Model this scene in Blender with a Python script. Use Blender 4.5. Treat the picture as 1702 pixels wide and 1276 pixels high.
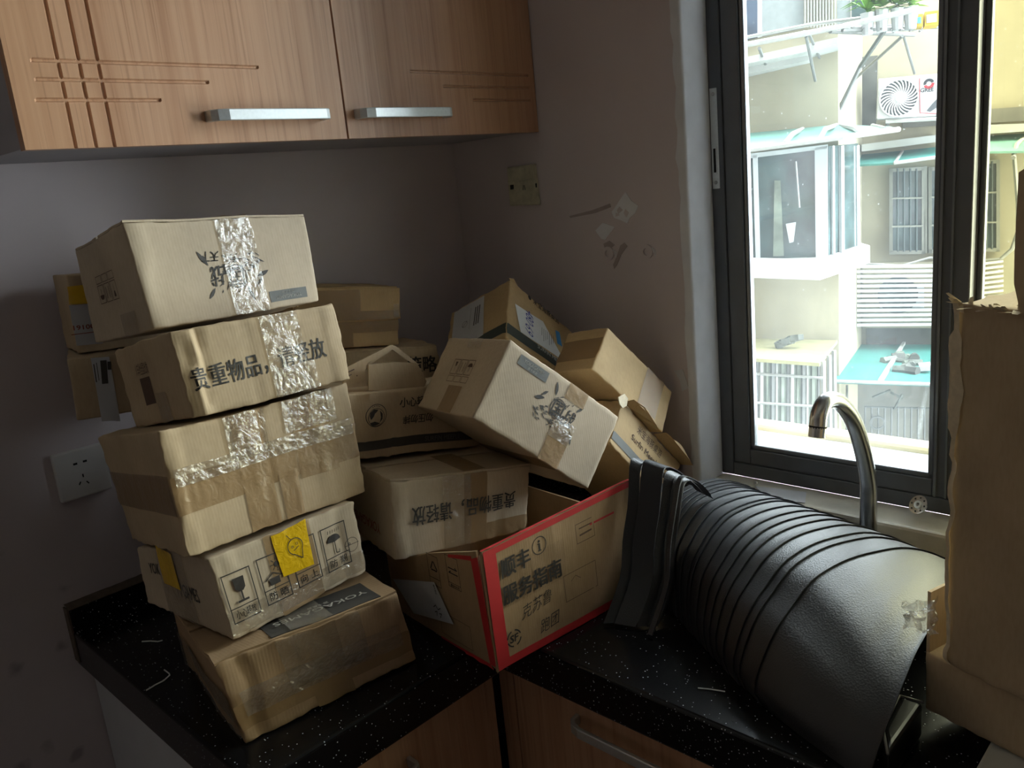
import bpy, bmesh, math, random
from mathutils import Vector, Matrix, noise

for o in list(bpy.data.objects):
    bpy.data.objects.remove(o)
SC = bpy.context.scene
COL = SC.collection
random.seed(7)

# ------------------------------------------------------------------ camera
CAM = Vector((-1.39195, -1.51949, 1.47993))
FPX = 1376.855
RX = Vector((0.68936932, -0.71819914, -0.09465695))     # image right
RY = Vector((-0.23218442, -0.09528488, -0.96799338))    # image down
RZ = Vector((0.68619263, 0.68928281, -0.23244112))      # forward
cd = bpy.data.cameras.new('camera')
cd.sensor_fit = 'HORIZONTAL'
cd.sensor_width = 36.0
cd.lens = FPX / 1702.0 * 36.0
cd.clip_start = 0.02
cd.clip_end = 200
cam = bpy.data.objects.new('camera', cd)
COL.objects.link(cam)
cam.matrix_world = Matrix(((RX.x, -RY.x, -RZ.x, CAM.x), (RX.y, -RY.y, -RZ.y, CAM.y), (RX.z, -RY.z, -RZ.z, CAM.z), (0, 0, 0, 1)))
SC.camera = cam

# ------------------------------------------------------------------ sky, sun, exposure
SKY = 12.5
w = bpy.data.worlds.new('overcast_sky')
SC.world = w
w.use_nodes = True
bg = w.node_tree.nodes['Background']
bg.inputs['Color'].default_value = (0.86, 0.93, 1.0, 1)
bg.inputs['Strength'].default_value = SKY

sd = bpy.data.lights.new('hazy_sun_offscreen', 'SUN')
sd.energy = 0.5
sd.angle = math.radians(6)
sd.color = (1.0, 0.95, 0.84)
sun = bpy.data.objects.new('hazy_sun_offscreen', sd)
COL.objects.link(sun)
sun.rotation_euler = Vector((0.42, 0.18, -0.93)).to_track_quat('-Z', 'Y').to_euler()

def portal(name, x, y0, y1, z0, z1):
    l = bpy.data.lights.new(name, 'AREA')
    l.shape = 'RECTANGLE'
    l.size = abs(y1 - y0)
    l.size_y = z1 - z0
    l.cycles.is_portal = True
    o = bpy.data.objects.new(name, l)
    COL.objects.link(o)
    o.location = (x, (y0 + y1) / 2, (z0 + z1) / 2)
    o.rotation_euler = Vector((-1, 0, 0)).to_track_quat('-Z', 'Z').to_euler()
    return o

WIN_Y0, WIN_Y1, WIN_Z0, WIN_Z1 = -0.637, -2.24, 0.847, 2.30
portal('window_right_offscreen', 0.19, WIN_Y0, WIN_Y1, WIN_Z0, WIN_Z1)

SC.view_settings.view_transform = 'Standard'
SC.view_settings.look = 'None'
SC.view_settings.gamma = 1.0
SC.view_settings.use_curve_mapping = False
SC.view_settings.exposure = 0.85

# ------------------------------------------------------------------ helpers
CT = 0.80            # worktop height

def ray(px):
    return RX * ((px[0] - 851.0) / FPX) + RY * ((px[1] - 638.0) / FPX) + RZ

def onp(px, axis, v):
    d = ray(px)
    return CAM + d * ((v - CAM[axis]) / d[axis])

def onplane(px, p0, n):
    d = ray(px)
    return CAM + d * ((p0 - CAM).dot(n) / d.dot(n))

MATS = {}
def rgb(r, g, b):
    f = lambda c: (c / 255.0 / 12.92) if c / 255.0 <= 0.04045 else ((c / 255.0 + 0.055) / 1.055) ** 2.4
    return (f(r), f(g), f(b), 1.0)

def newmat(name):
    m = bpy.data.materials.new(name)
    m.use_nodes = True
    nt = m.node_tree
    b = nt.nodes['Principled BSDF']
    MATS[name] = m
    return m, nt, b

def N(nt, t, **kw):
    n = nt.nodes.new(t)
    for k, v in kw.items():
        if k in n.inputs: n.inputs[k].default_value = v
        else: setattr(n, k, v)
    return n

def ramp(nt, fac, stops):
    r = N(nt, 'ShaderNodeValToRGB')
    e = r.color_ramp.elements
    while len(e) < len(stops): e.new(0.5)
    for i, (p, c) in enumerate(stops):
        e[i].position = p
        e[i].color = c if len(c) == 4 else (*c, 1)
    nt.links.new(fac, r.inputs['Fac'])
    return r.outputs['Color']

def mix(nt, fac, a, b, blend='MIX'):
    m = N(nt, 'ShaderNodeMix', data_type='RGBA', blend_type=blend)
    for sock, v in ((m.inputs[0], fac), (m.inputs[6], a), (m.inputs[7], b)):
        if hasattr(v, 'links'): nt.links.new(v, sock)
        else: sock.default_value = v
    return m.outputs[2]

def coords(nt, scale=(1, 1, 1), rot=(0, 0, 0), kind='position'):
    if kind == 'position': src = N(nt, 'ShaderNodeNewGeometry').outputs['Position']
    else: src = N(nt, 'ShaderNodeTexCoord').outputs['Object']
    mp = N(nt, 'ShaderNodeMapping')
    mp.inputs['Scale'].default_value = scale
    mp.inputs['Rotation'].default_value = rot
    nt.links.new(src, mp.inputs['Vector'])
    return mp.outputs['Vector']

def tex(nt, vec, t='Noise', **kw):
    n = N(nt, 'ShaderNodeTex' + t, **kw)
    nt.links.new(vec, n.inputs['Vector'])
    return n

def bump(nt, b, h, strength=0.2, dist=0.001):
    bn = N(nt, 'ShaderNodeBump')
    bn.inputs['Strength'].default_value = strength
    bn.inputs['Distance'].default_value = dist
    nt.links.new(h, bn.inputs['Height'])
    nt.links.new(bn.outputs['Normal'], b.inputs['Normal'])

def plain(name, col, rough=0.6, metal=0.0, spec=None, var=0.06, vscale=20):
    m, nt, b = newmat(name)
    n = tex(nt, coords(nt), Scale=vscale, Detail=4.0)
    dark = tuple(c * (1 - var * 2) for c in col[:3]) + (1,)
    light = tuple(min(1, c * (1 + var)) for c in col[:3]) + (1,)
    nt.links.new(ramp(nt, n.outputs['Fac'], [(0.3, dark), (0.7, light)]), b.inputs['Base Color'])
    b.inputs['Roughness'].default_value = rough
    b.inputs['Metallic'].default_value = metal
    if spec is not None: b.inputs['Specular IOR Level'].default_value = spec
    return m

# painted wall with faint mottling, plus dirt specks low on the back wall
def wall_mat():
    m, nt, b = newmat('mauve_wall_paint')
    v = coords(nt)
    n = tex(nt, v, Scale=3.0, Detail=6.0)
    base = ramp(nt, n.outputs['Fac'], [(0.3, rgb(190, 178, 180)), (0.7, rgb(200, 189, 191))])
    vo = tex(nt, v, 'Voronoi', Scale=14.0)
    nz = tex(nt, v, Scale=45.0, Detail=3.0)
    d = N(nt, 'ShaderNodeMath', operation='MULTIPLY_ADD')
    nt.links.new(nz.outputs['Fac'], d.inputs[0]); d.inputs[1].default_value = 0.35
    nt.links.new(vo.outputs['Distance'], d.inputs[2])
    spots = ramp(nt, d.outputs[0], [(0.25, (1, 1, 1)), (0.40, (0, 0, 0))])
    sx = N(nt, 'ShaderNodeSeparateXYZ')
    nt.links.new(N(nt, 'ShaderNodeNewGeometry').outputs['Position'], sx.inputs[0])
    mz = N(nt, 'ShaderNodeMapRange'); nt.links.new(sx.outputs['Z'], mz.inputs[0])
    mz.inputs[1].default_value = 1.15; mz.inputs[2].default_value = 0.98
    mx = N(nt, 'ShaderNodeMapRange'); nt.links.new(sx.outputs['X'], mx.inputs[0])
    mx.inputs[1].default_value = -0.80; mx.inputs[2].default_value = -0.92
    k = N(nt, 'ShaderNodeMath', operation='MULTIPLY'); nt.links.new(mz.outputs[0], k.inputs[0]); nt.links.new(mx.outputs[0], k.inputs[1])
    k2 = N(nt, 'ShaderNodeMath', operation='MULTIPLY'); nt.links.new(k.outputs[0], k2.inputs[0]); nt.links.new(spots, k2.inputs[1])
    k3 = N(nt, 'ShaderNodeMath', operation='MULTIPLY'); nt.links.new(k2.outputs[0], k3.inputs[0]); k3.inputs[1].default_value = 0.45
    nt.links.new(mix(nt, k3.outputs[0], base, rgb(92, 80, 84)), b.inputs['Base Color'])
    b.inputs['Roughness'].default_value = 0.55
    bump(nt, b, tex(nt, v, Scale=60.0, Detail=4.0).outputs['Fac'], 0.12, 0.002)
wall_mat()

def wood_mat(name, c0, c1, c2, sc):
    m, nt, b = newmat(name)
    v = coords(nt, scale=sc)
    wv = tex(nt, v, Scale=1.0, Detail=5.0, Distortion=0.9)
    f = tex(nt, coords(nt, scale=tuple(s * 7 for s in sc)), Scale=1.0, Detail=3.0)
    a = ramp(nt, wv.outputs['Fac'], [(0.30, c0), (0.44, c1), (0.58, c2), (0.72, c1)])
    g = ramp(nt, f.outputs['Fac'], [(0.30, (0.66, 0.60, 0.56)), (0.46, (1, 1, 1))])
    nt.links.new(mix(nt, 0.55, a, g, 'MULTIPLY'), b.inputs['Base Color'])
    b.inputs['Roughness'].default_value = 0.32
    bump(nt, b, f.outputs['Fac'], 0.15, 0.0006)
wood_mat('oak_laminate', rgb(176, 130, 98), rgb(188, 143, 110), rgb(196, 152, 119), (40, 40, 0.9))

def counter_mat():
    m, nt, b = newmat('black_quartz')
    v = coords(nt)
    vo = tex(nt, v, 'Voronoi', Scale=230.0)
    near = ramp(nt, vo.outputs['Distance'], [(0.10, (1, 1, 1)), (0.22, (0, 0, 0))])
    pick = N(nt, 'ShaderNodeSeparateColor'); nt.links.new(vo.outputs['Color'], pick.inputs[0])
    gt = N(nt, 'ShaderNodeMath', operation='GREATER_THAN'); nt.links.new(pick.outputs[0], gt.inputs[0]); gt.inputs[1].default_value = 0.80
    k = N(nt, 'ShaderNodeMath', operation='MULTIPLY'); nt.links.new(near, k.inputs[0]); nt.links.new(gt.outputs[0], k.inputs[1])
    nt.links.new(mix(nt, k.outputs[0], (0.006, 0.006, 0.007, 1), (0.72, 0.74, 0.78, 1)), b.inputs['Base Color'])
    b.inputs['Roughness'].default_value = 0.22
    b.inputs['Specular IOR Level'].default_value = 0.35
counter_mat()

def card_mat(name, col, rough=0.75):
    m, nt, b = newmat(name)
    v = coords(nt, kind='object')
    n1 = tex(nt, v, Scale=9.0, Detail=5.0)
    n2 = tex(nt, coords(nt, scale=(260, 260, 70), kind='object'), Scale=1.0, Detail=3.0)
    c = col[:3]
    a = ramp(nt, n1.outputs['Fac'], [(0.3, tuple(x * 0.84 for x in c)), (0.7, tuple(min(1, x * 1.08) for x in c))])
    g = ramp(nt, n2.outputs['Fac'], [(0.35, (0.86, 0.84, 0.80)), (0.6, (1, 1, 1))])
    nt.links.new(mix(nt, 0.4, a, g, 'MULTIPLY'), b.inputs['Base Color'])
    b.inputs['Roughness'].default_value = rough
    b.inputs['Specular IOR Level'].default_value = 0.25
    w = tex(nt, coords(nt, kind='object'), 'Wave', Scale=70.0, Distortion=0.4)
    w.bands_direction = 'X'
    ad = N(nt, 'ShaderNodeMath', operation='MULTIPLY_ADD')
    nt.links.new(w.outputs['Fac'], ad.inputs[0]); ad.inputs[1].default_value = 0.07
    nt.links.new(n1.outputs['Fac'], ad.inputs[2])
    bump(nt, b, ad.outputs[0], 0.3, 0.0022)
card_mat('kraft_pale', rgb(196, 178, 154))
card_mat('kraft', rgb(192, 169, 138))
card_mat('kraft_warm', rgb(200, 171, 128))
card_mat('kraft_brown', rgb(172, 143, 110))
plain('corrugated_edge', rgb(222, 206, 178), 0.9, var=0.06, vscale=120)

def tape_mat(name, col, alpha, rough, wr):
    m, nt, b = newmat(name)
    out = nt.nodes['Material Output']
    v = coords(nt, kind='object')
    n = tex(nt, v, Scale=55.0, Detail=6.0, Distortion=1.2)
    nl = tex(nt, coords(nt, scale=(40, 40, 9), kind='object'), Scale=1.0, Detail=2.0)
    b.inputs['Base Color'].default_value = col
    b.inputs['Roughness'].default_value = rough
    b.inputs['Specular IOR Level'].default_value = 0.6
    b.inputs['Coat Weight'].default_value = 0.6
    b.inputs['Coat Roughness'].default_value = rough * 0.7
    h = N(nt, 'ShaderNodeMath', operation='ADD'); nt.links.new(n.outputs['Fac'], h.inputs[0]); nt.links.new(nl.outputs['Fac'], h.inputs[1])
    bump(nt, b, h.outputs[0], wr, 0.003)
    tr = N(nt, 'ShaderNodeBsdfTransparent')
    tr.inputs['Color'].default_value = (0.97, 0.95, 0.92, 1)
    ms = N(nt, 'ShaderNodeMixShader')
    ms.inputs[0].default_value = alpha
    nt.links.new(tr.outputs[0], ms.inputs[1])
    nt.links.new(b.outputs[0], ms.inputs[2])
    nt.links.new(ms.outputs[0], out.inputs['Surface'])
tape_mat('brown_tape', rgb(172, 140, 100), 0.62, 0.28, 0.5)
tape_mat('matte_tape', rgb(170, 136, 94), 0.55, 0.62, 0.3)
tape_mat('yellow_tape', rgb(236, 190, 24), 0.93, 0.25, 0.6)
def film_mat(name, gloss, milk, rough, wr, tint=(0.93, 0.90, 0.84, 1)):
    m, nt, b = newmat(name)
    out = nt.nodes['Material Output']; nt.nodes.remove(b)
    v = coords(nt, kind='object')
    n = tex(nt, v, Scale=70.0, Detail=7.0, Distortion=1.5)
    n2 = tex(nt, v, Scale=18.0, Detail=3.0, Distortion=2.0)
    h = N(nt, 'ShaderNodeMath', operation='ADD'); nt.links.new(n.outputs['Fac'], h.inputs[0]); nt.links.new(n2.outputs['Fac'], h.inputs[1])
    bn = N(nt, 'ShaderNodeBump'); bn.inputs['Strength'].default_value = wr; bn.inputs['Distance'].default_value = 0.004
    nt.links.new(h.outputs[0], bn.inputs['Height'])
    tr = N(nt, 'ShaderNodeBsdfTransparent'); tr.inputs['Color'].default_value = tint
    gl = N(nt, 'ShaderNodeBsdfGlossy'); gl.inputs['Roughness'].default_value = rough
    df = N(nt, 'ShaderNodeBsdfDiffuse'); df.inputs['Color'].default_value = rgb(222, 212, 196)
    nt.links.new(bn.outputs[0], gl.inputs['Normal'])
    m1 = N(nt, 'ShaderNodeMixShader'); m1.inputs[0].default_value = milk
    nt.links.new(tr.outputs[0], m1.inputs[1]); nt.links.new(df.outputs[0], m1.inputs[2])
    m2 = N(nt, 'ShaderNodeMixShader'); m2.inputs[0].default_value = gloss
    nt.links.new(m1.outputs[0], m2.inputs[1]); nt.links.new(gl.outputs[0], m2.inputs[2])
    nt.links.new(m2.outputs[0], out.inputs['Surface'])
film_mat('clear_tape', 0.20, 0.14, 0.13, 0.8)
film_mat('clear_plastic', 0.36, 0.05, 0.06, 1.0, (0.98, 0.98, 0.98, 1))

plain('black_ink', rgb(52, 46, 42), 0.7)
plain('grey_ink', rgb(112, 112, 108), 0.7)
plain('brown_ink', rgb(92, 68, 52), 0.7)
plain('dark_ink', rgb(70, 66, 62), 0.7)
plain('stripe_ink', rgb(72, 78, 72), 0.7)
plain('pale_ink', rgb(206, 202, 192), 0.7)
plain('red_ink', rgb(196, 44, 48), 0.6)
plain('blue_pen', rgb(40, 52, 150), 0.5)
plain('blue_ink', rgb(70, 150, 214), 0.6)
plain('label_paper', rgb(226, 226, 226), 0.55, var=0.03)
plain('label_paper_grey', rgb(196, 196, 200), 0.55, var=0.04)
plain('red_brown_ink', rgb(150, 70, 50), 0.6)
plain('aluminium', rgb(222, 226, 226), 0.42, 0.8, var=0.03, vscale=200)
plain('steel', rgb(206, 206, 204), 0.24, 1.0, var=0.05, vscale=120)
plain('cabinet_grey', rgb(158, 152, 156), 0.5, var=0.02)
plain('cabinet_white', rgb(196, 196, 200), 0.5, var=0.02)
plain('socket_plastic', rgb(206, 202, 200), 0.4, var=0.03)
plain('socket_old', rgb(190, 184, 160), 0.5, var=0.1, vscale=60)
plain('dark_hole', rgb(24, 22, 22), 0.8)  # flat dark colour for the shade inside holes; also the nozzle rubber
plain('plaster_white', rgb(214, 214, 218), 0.8, var=0.04)
plain('window_alu', rgb(92, 95, 101), 0.38, 0.2, var=0.05)
plain('window_alu_inner', rgb(120, 124, 128), 0.32, 0.5, var=0.04)
plain('gasket', rgb(30, 30, 30), 0.6)
plain('sill_stone', rgb(204, 198, 184), 0.35, var=0.12, vscale=14)
plain('ceiling_white', rgb(225, 224, 222), 0.8, var=0.01)
plain('floor_tile', rgb(104, 92, 82), 0.4, var=0.05, vscale=6)
plain('lip_brown', rgb(96, 82, 70), 0.8, var=0.15, vscale=60)
plain('thread_white', rgb(220, 220, 218), 0.7)
plain('black_plastic', rgb(24, 24, 26), 0.35)
plain('tray_rim', rgb(120, 118, 112), 0.5)
plain('white_foam', rgb(216, 214, 204), 0.8)
plain('wall_stain', rgb(160, 147, 145), 0.8)

def mat_mat():
    m, nt, b = newmat('black_leatherette')
    v = coords(nt)
    vo = tex(nt, v, 'Voronoi', Scale=420.0)
    n = tex(nt, v, Scale=5.0, Detail=3.0)
    nt.links.new(ramp(nt, n.outputs['Fac'], [(0.3, rgb(24, 25, 29)), (0.7, rgb(32, 33, 38))]), b.inputs['Base Color'])
    b.inputs['Roughness'].default_value = 0.50
    b.inputs['Specular IOR Level'].default_value = 0.72
    bump(nt, b, vo.outputs['Distance'], 0.35, 0.0008)
mat_mat()

def glass_mat(name, tint, haze, hazecol):
    m, nt, b = newmat(name)
    out = nt.nodes['Material Output']
    nt.nodes.remove(b)
    tr = N(nt, 'ShaderNodeBsdfTransparent'); tr.inputs['Color'].default_value = tint
    gl = N(nt, 'ShaderNodeBsdfGlossy'); gl.inputs['Roughness'].default_value = 0.02
    tl = N(nt, 'ShaderNodeBsdfTranslucent'); tl.inputs['Color'].default_value = hazecol
    fr = N(nt, 'ShaderNodeFresnel'); fr.inputs['IOR'].default_value = 1.45
    m1 = N(nt, 'ShaderNodeMixShader')
    nt.links.new(fr.outputs[0], m1.inputs[0]); nt.links.new(tr.outputs[0], m1.inputs[1]); nt.links.new(gl.outputs[0], m1.inputs[2])
    v = coords(nt)
    n = tex(nt, coords(nt, scale=(6, 6, 2.2)), Scale=1.0, Detail=5.0)
    sp = tex(nt, v, 'Voronoi', Scale=55.0)
    spk = ramp(nt, sp.outputs['Distance'], [(0.03, (0.12, 0.12, 0.12)), (0.09, (0, 0, 0))])
    hz = ramp(nt, n.outputs['Fac'], [(0.35, (haze * 0.35,) * 3), (0.75, (haze,) * 3)])
    sz = N(nt, 'ShaderNodeSeparateXYZ'); nt.links.new(N(nt, 'ShaderNodeNewGeometry').outputs['Position'], sz.inputs[0])
    grime = N(nt, 'ShaderNodeMapRange'); nt.links.new(sz.outputs['Z'], grime.inputs[0])
    grime.inputs[1].default_value = 1.45; grime.inputs[2].default_value = 0.92
    grime.inputs[3].default_value = 0.55; grime.inputs[4].default_value = 1.7
    gm = N(nt, 'ShaderNodeMath', operation='MULTIPLY'); nt.links.new(hz, gm.inputs[0]); nt.links.new(grime.outputs[0], gm.inputs[1])
    ad = N(nt, 'ShaderNodeMath', operation='ADD'); nt.links.new(gm.outputs[0], ad.inputs[0]); nt.links.new(spk, ad.inputs[1])
    ad.use_clamp = True
    m2 = N(nt, 'ShaderNodeMixShader')
    nt.links.new(ad.outputs[0], m2.inputs[0]); nt.links.new(m1.outputs[0], m2.inputs[1]); nt.links.new(tl.outputs[0], m2.inputs[2])
    nt.links.new(m2.outputs[0], out.inputs['Surface'])
glass_mat('dusty_glass', (0.93, 0.96, 0.95, 1), 0.030, (0.8, 0.88, 0.9, 1))
glass_mat('dusty_glass_double', (0.80, 0.78, 0.62, 1), 0.012, (0.8, 0.82, 0.75, 1))

# exterior: old housing, colours evenly darkened to hold back the bright daylight
plain('alley_shade_grey', rgb(92, 90, 86), 0.9, var=0.1, vscale=2)  # unseen added mass; dark grey picked to cut bounce onto the facade
plain('facade_cream', rgb(141, 134, 112), 0.9, var=0.06, vscale=2.5)
plain('facade_grey', rgb(101, 99, 91), 0.9, var=0.14, vscale=3)
plain('facade_stained', rgb(74, 74, 69), 0.9, var=0.25, vscale=5)
plain('white_concrete', rgb(160, 160, 155), 0.9, var=0.05, vscale=5)
plain('white_frame', rgb(165, 168, 168), 0.5, var=0.03)
plain('old_frame', rgb(120, 120, 110), 0.6, var=0.06)
plain('window_dark', rgb(59, 74, 74), 0.12, var=0.3, vscale=4)
plain('window_blue', rgb(56, 67, 83), 0.12, var=0.2, vscale=4)
plain('panel_grey', rgb(120, 126, 125), 0.7, var=0.05)
plain('corrugated_white', rgb(134, 134, 128), 0.7)
plain('teal_awning', rgb(56, 118, 110), 0.6, var=0.10, vscale=4)
plain('teal_awning_pale', rgb(96, 138, 126), 0.6, var=0.10, vscale=4)
plain('khaki_awning', rgb(136, 131, 94), 0.8, var=0.10, vscale=5)
plain('debris_grey', rgb(90, 93, 86), 0.9, var=0.3, vscale=12)
plain('pipe_white', rgb(144, 144, 138), 0.5)
plain('pipe_grey', rgb(93, 94, 91), 0.6)
plain('curtain_pale', rgb(107, 114, 102), 0.9, var=0.2, vscale=6)
plain('iron_dark', rgb(48, 59, 58), 0.6)
plain('ac_white', rgb(165, 166, 166), 0.5, var=0.02)
plain('ac_grey', rgb(67, 70, 74), 0.5)
plain('logo_dark', rgb(27, 27, 32), 0.5)
plain('logo_red', rgb(168, 32, 40), 0.5)
plain('plant_green', rgb(104, 152, 48), 0.7, var=0.25, vscale=8)
plain('crate_yellow', rgb(181, 147, 40), 0.6)
plain('ledge_cement', rgb(141, 141, 133), 0.9, var=0.08, vscale=10)
plain('ledge_cream', rgb(165, 152, 112), 0.9, var=0.08, vscale=10)

def link(name, me, mat, parent=None):
    if mat: me.materials.append(MATS[mat])
    o = bpy.data.objects.new(name, me)
    COL.objects.link(o)
    if parent: o.parent = parent
    return o

def tag(o, label=None, cat=None, group=None, kind=None):
    if label: o['label'] = label
    if cat: o['category'] = cat
    if group: o['group'] = group
    if kind: o['kind'] = kind
    return o

def thing(name, label, cat, loc, group=None, kind=None):
    o = bpy.data.objects.new(name, None)
    COL.objects.link(o)
    o.location = loc
    o.empty_display_size = 0.05
    return tag(o, label, cat, group, kind)

def root_loc(parent):
    p = Vector((0, 0, 0))
    while parent:
        p = p + Vector(parent.location)
        parent = parent.parent
    return p

class MB:
    """collects faces in world coordinates; build() links them as ONE mesh object"""
    def __init__(s): s.v = []; s.f = []
    def add(s, vs, fs):
        k = len(s.v)
        s.v += [Vector(p) for p in vs]
        s.f += [tuple(i + k for i in f) for f in fs]
        return s
    def box(s, x0, x1, y0, y1, z0, z1):
        x0, x1 = sorted((x0, x1)); y0, y1 = sorted((y0, y1)); z0, z1 = sorted((z0, z1))
        vs = [(x, y, z) for x in (x0, x1) for y in (y0, y1) for z in (z0, z1)]
        return s.add(vs, [(0, 1, 3, 2), (4, 6, 7, 5), (0, 4, 5, 1), (2, 3, 7, 6), (0, 2, 6, 4), (1, 5, 7, 3)])
    def prism(s, poly, off):
        n = len(poly)
        a = [Vector(p) for p in poly]; b = [p + off for p in a]
        fs = [tuple(range(n)), tuple(range(2 * n - 1, n - 1, -1))]
        fs += [(i, n + i, n + (i + 1) % n, (i + 1) % n) for i in range(n)]
        return s.add(a + b, fs)
    def tube(s, pts, r, seg=8, caps=True, r2=None):
        pts = [Vector(p) for p in pts]
        rings = []
        up = Vector((0.13, 0.21, 0.97)).normalized()
        for i, p in enumerate(pts):
            t = (pts[min(i + 1, len(pts) - 1)] - pts[max(i - 1, 0)]).normalized()
            a = t.cross(up)
            if a.length < 0.05: a = t.cross(Vector((1, 0, 0)))
            a.normalize(); b = t.cross(a)
            rr = r if r2 is None else r + (r2 - r) * i / max(1, len(pts) - 1)
            rings.append([p + (a * math.cos(2 * math.pi * j / seg) + b * math.sin(2 * math.pi * j / seg)) * rr for j in range(seg)])
        k = len(s.v)
        for rg in rings: s.v += rg
        for i in range(len(rings) - 1):
            for j in range(seg):
                s.f.append((k + i * seg + j, k + i * seg + (j + 1) % seg, k + (i + 1) * seg + (j + 1) % seg, k + (i + 1) * seg + j))
        if caps:
            s.f.append(tuple(k + j for j in range(seg))[::-1])
            s.f.append(tuple(k + (len(rings) - 1) * seg + j for j in range(seg)))
        return s
    def disc(s, c, n, r0, r1, h, seg=24):
        """ring (r0 inner, may be 0) extruded by h along n"""
        n = Vector(n).normalized(); c = Vector(c)
        a = n.orthogonal().normalized(); b = n.cross(a)
        P = lambda r, z, j: c + n * z + (a * math.cos(2 * math.pi * j / seg) + b * math.sin(2 * math.pi * j / seg)) * r
        k = len(s.v)
        if r0 <= 0:
            s.v += [P(r1, 0, j) for j in range(seg)] + [P(r1, h, j) for j in range(seg)]
            s.f.append(tuple(k + j for j in range(seg))[::-1]); s.f.append(tuple(k + seg + j for j in range(seg)))
            for j in range(seg): s.f.append((k + j, k + (j + 1) % seg, k + seg + (j + 1) % seg, k + seg + j))
        else:
            for r, z in ((r0, 0), (r1, 0), (r1, h), (r0, h)): s.v += [P(r, z, j) for j in range(seg)]
            for q in range(4):
                for j in range(seg):
                    s.f.append((k + q * seg + j, k + q * seg + (j + 1) % seg, k + ((q + 1) % 4) * seg + (j + 1) % seg, k + ((q + 1) % 4) * seg + j))
        return s
    def build(s, name, mat, parent=None, smooth=False, bevel=0.0, seg=2, fix=True):
        base = root_loc(parent)
        me = bpy.data.meshes.new(name)
        me.from_pydata([tuple(p - base) for p in s.v], [], s.f)
        if fix:
            bm = bmesh.new(); bm.from_mesh(me)
            bmesh.ops.recalc_face_normals(bm, faces=bm.faces)
            bm.to_mesh(me); bm.free()
        if smooth:
            for p in me.polygons: p.use_smooth = True
        o = link(name, me, mat, parent)
        if bevel > 0:
            md = o.modifiers.new('bevel', 'BEVEL')
            md.width = bevel; md.segments = seg; md.limit_method = 'ANGLE'; md.angle_limit = math.radians(35)
        return o

def box(name, mat, a, b, parent=None, bevel=0.0):
    return MB().box(a[0], b[0], a[1], b[1], a[2], b[2]).build(name, mat, parent, bevel=bevel)

def struct(o):
    o['kind'] = 'structure'
    return o
# ------------------------------------------------------------------ room shell
RXL, RYF, RZT = -4.4, -3.2, 2.7
struct(box('floor', 'floor_tile', (RXL, RYF, -0.1), (0.2, 0.15, 0.0)))
struct(box('ceiling', 'ceiling_white', (RXL, RYF, RZT), (0.2, 0.15, RZT + 0.1)))
struct(box('wall_back', 'mauve_wall_paint', (RXL, 0.0, 0.0), (0.2, 0.15, RZT)))
struct(box('wall_left', 'mauve_wall_paint', (RXL - 0.15, RYF, 0.0), (RXL, 0.15, RZT)))
struct(box('wall_front', 'mauve_wall_paint', (RXL, RYF - 0.15, 0.0), (0.2, RYF, RZT)))
# unseen bulk of this block of flats, added and sized to shade the alley
m = MB().box(-8, 0.2, -25, 25, RZT + 0.1, 14.0).box(-8, 0.2, -25, 25, -6.2, -0.1).box(-8, 0.2, 0.15, 25, -0.1, RZT + 0.1).box(-8, 0.2, -25, RYF - 0.15, -0.1, RZT + 0.1)
struct(m.build('wall_alley_shade', 'alley_shade_grey'))
m = MB()
m.box(0, 0.2, 0, WIN_Y0, 0, RZT)
m.box(0, 0.2, WIN_Y0, WIN_Y1, 0, WIN_Z0 - 0.047)
m.box(0, 0.2, WIN_Y0, WIN_Y1, WIN_Z1, RZT)
m.box(0, 0.2, WIN_Y1, RYF, 0, RZT)
wall_right = struct(m.build('wall_right', 'mauve_wall_paint'))

# peeled paint, filled anchor holes and scuffs on the right wall
def patch(name, pts, mat, h=0.0012, parent=wall_right):
    P = [onp(p, 0, -0.0003) for p in pts]
    return MB().prism(P, Vector((-h, 0, 0))).build(name, mat, parent)
patch('paint_flake', [(1040, 319), (1049, 333), (1061, 342), (1056, 354), (1047, 362), (1043, 371), (1033, 366), (1021, 362), (1017, 352), (1025, 341), (1032, 330)], 'plaster_white')
patch('paint_flake', [(1002, 370), (1022, 377), (1014, 387), (1006, 398), (1000, 397), (990, 383)], 'plaster_white')
for pts in (((1030, 343), (1036, 349), (1028, 356), (1026, 349)), ((1040, 347), (1046, 353), (1042, 361), (1037, 354)), ((1024, 353), (1031, 357), (1024, 360))):
    patch('bare_spot', pts, 'mauve_wall_paint', 0.0016)
for cx, cy in ((1012, 421), (1076, 418)):
    c = onp((cx, cy), 0, -0.0002)
    o = MB().disc(c, (-1, 0, 0), 0.0075, 0.0145, 0.004, 20).build('filled_anchor_hole', 'mauve_wall_paint', wall_right, smooth=False)
    for k in range(3):
        a0 = -0.9 + k * 0.28
        pts = [c + Vector((-0.003, -math.cos(a0 + t * 0.22) * (0.013 + 0.004 * k), -math.sin(a0 + t * 0.22) * (0.013 + 0.004 * k) - 0.002)) for t in range(4)]
        MB().tube(pts, 0.0011, 5).build('paint_ridge', 'plaster_white', wall_right)
patch('scuff', [(1031, 408), (1038, 403), (1043, 409), (1033, 423), (1026, 440), (1021, 447), (1019, 440), (1026, 424)], 'wall_stain', 0.0005)
patch('scuff', [(946, 359), (985, 349), (1014, 338), (1016, 344), (990, 354), (948, 362)], 'wall_stain', 0.0004)
patch('scuff', [(1003, 405), (1013, 400), (1022, 407), (1015, 413), (1005, 412)], 'wall_stain', 0.0005)

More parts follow.
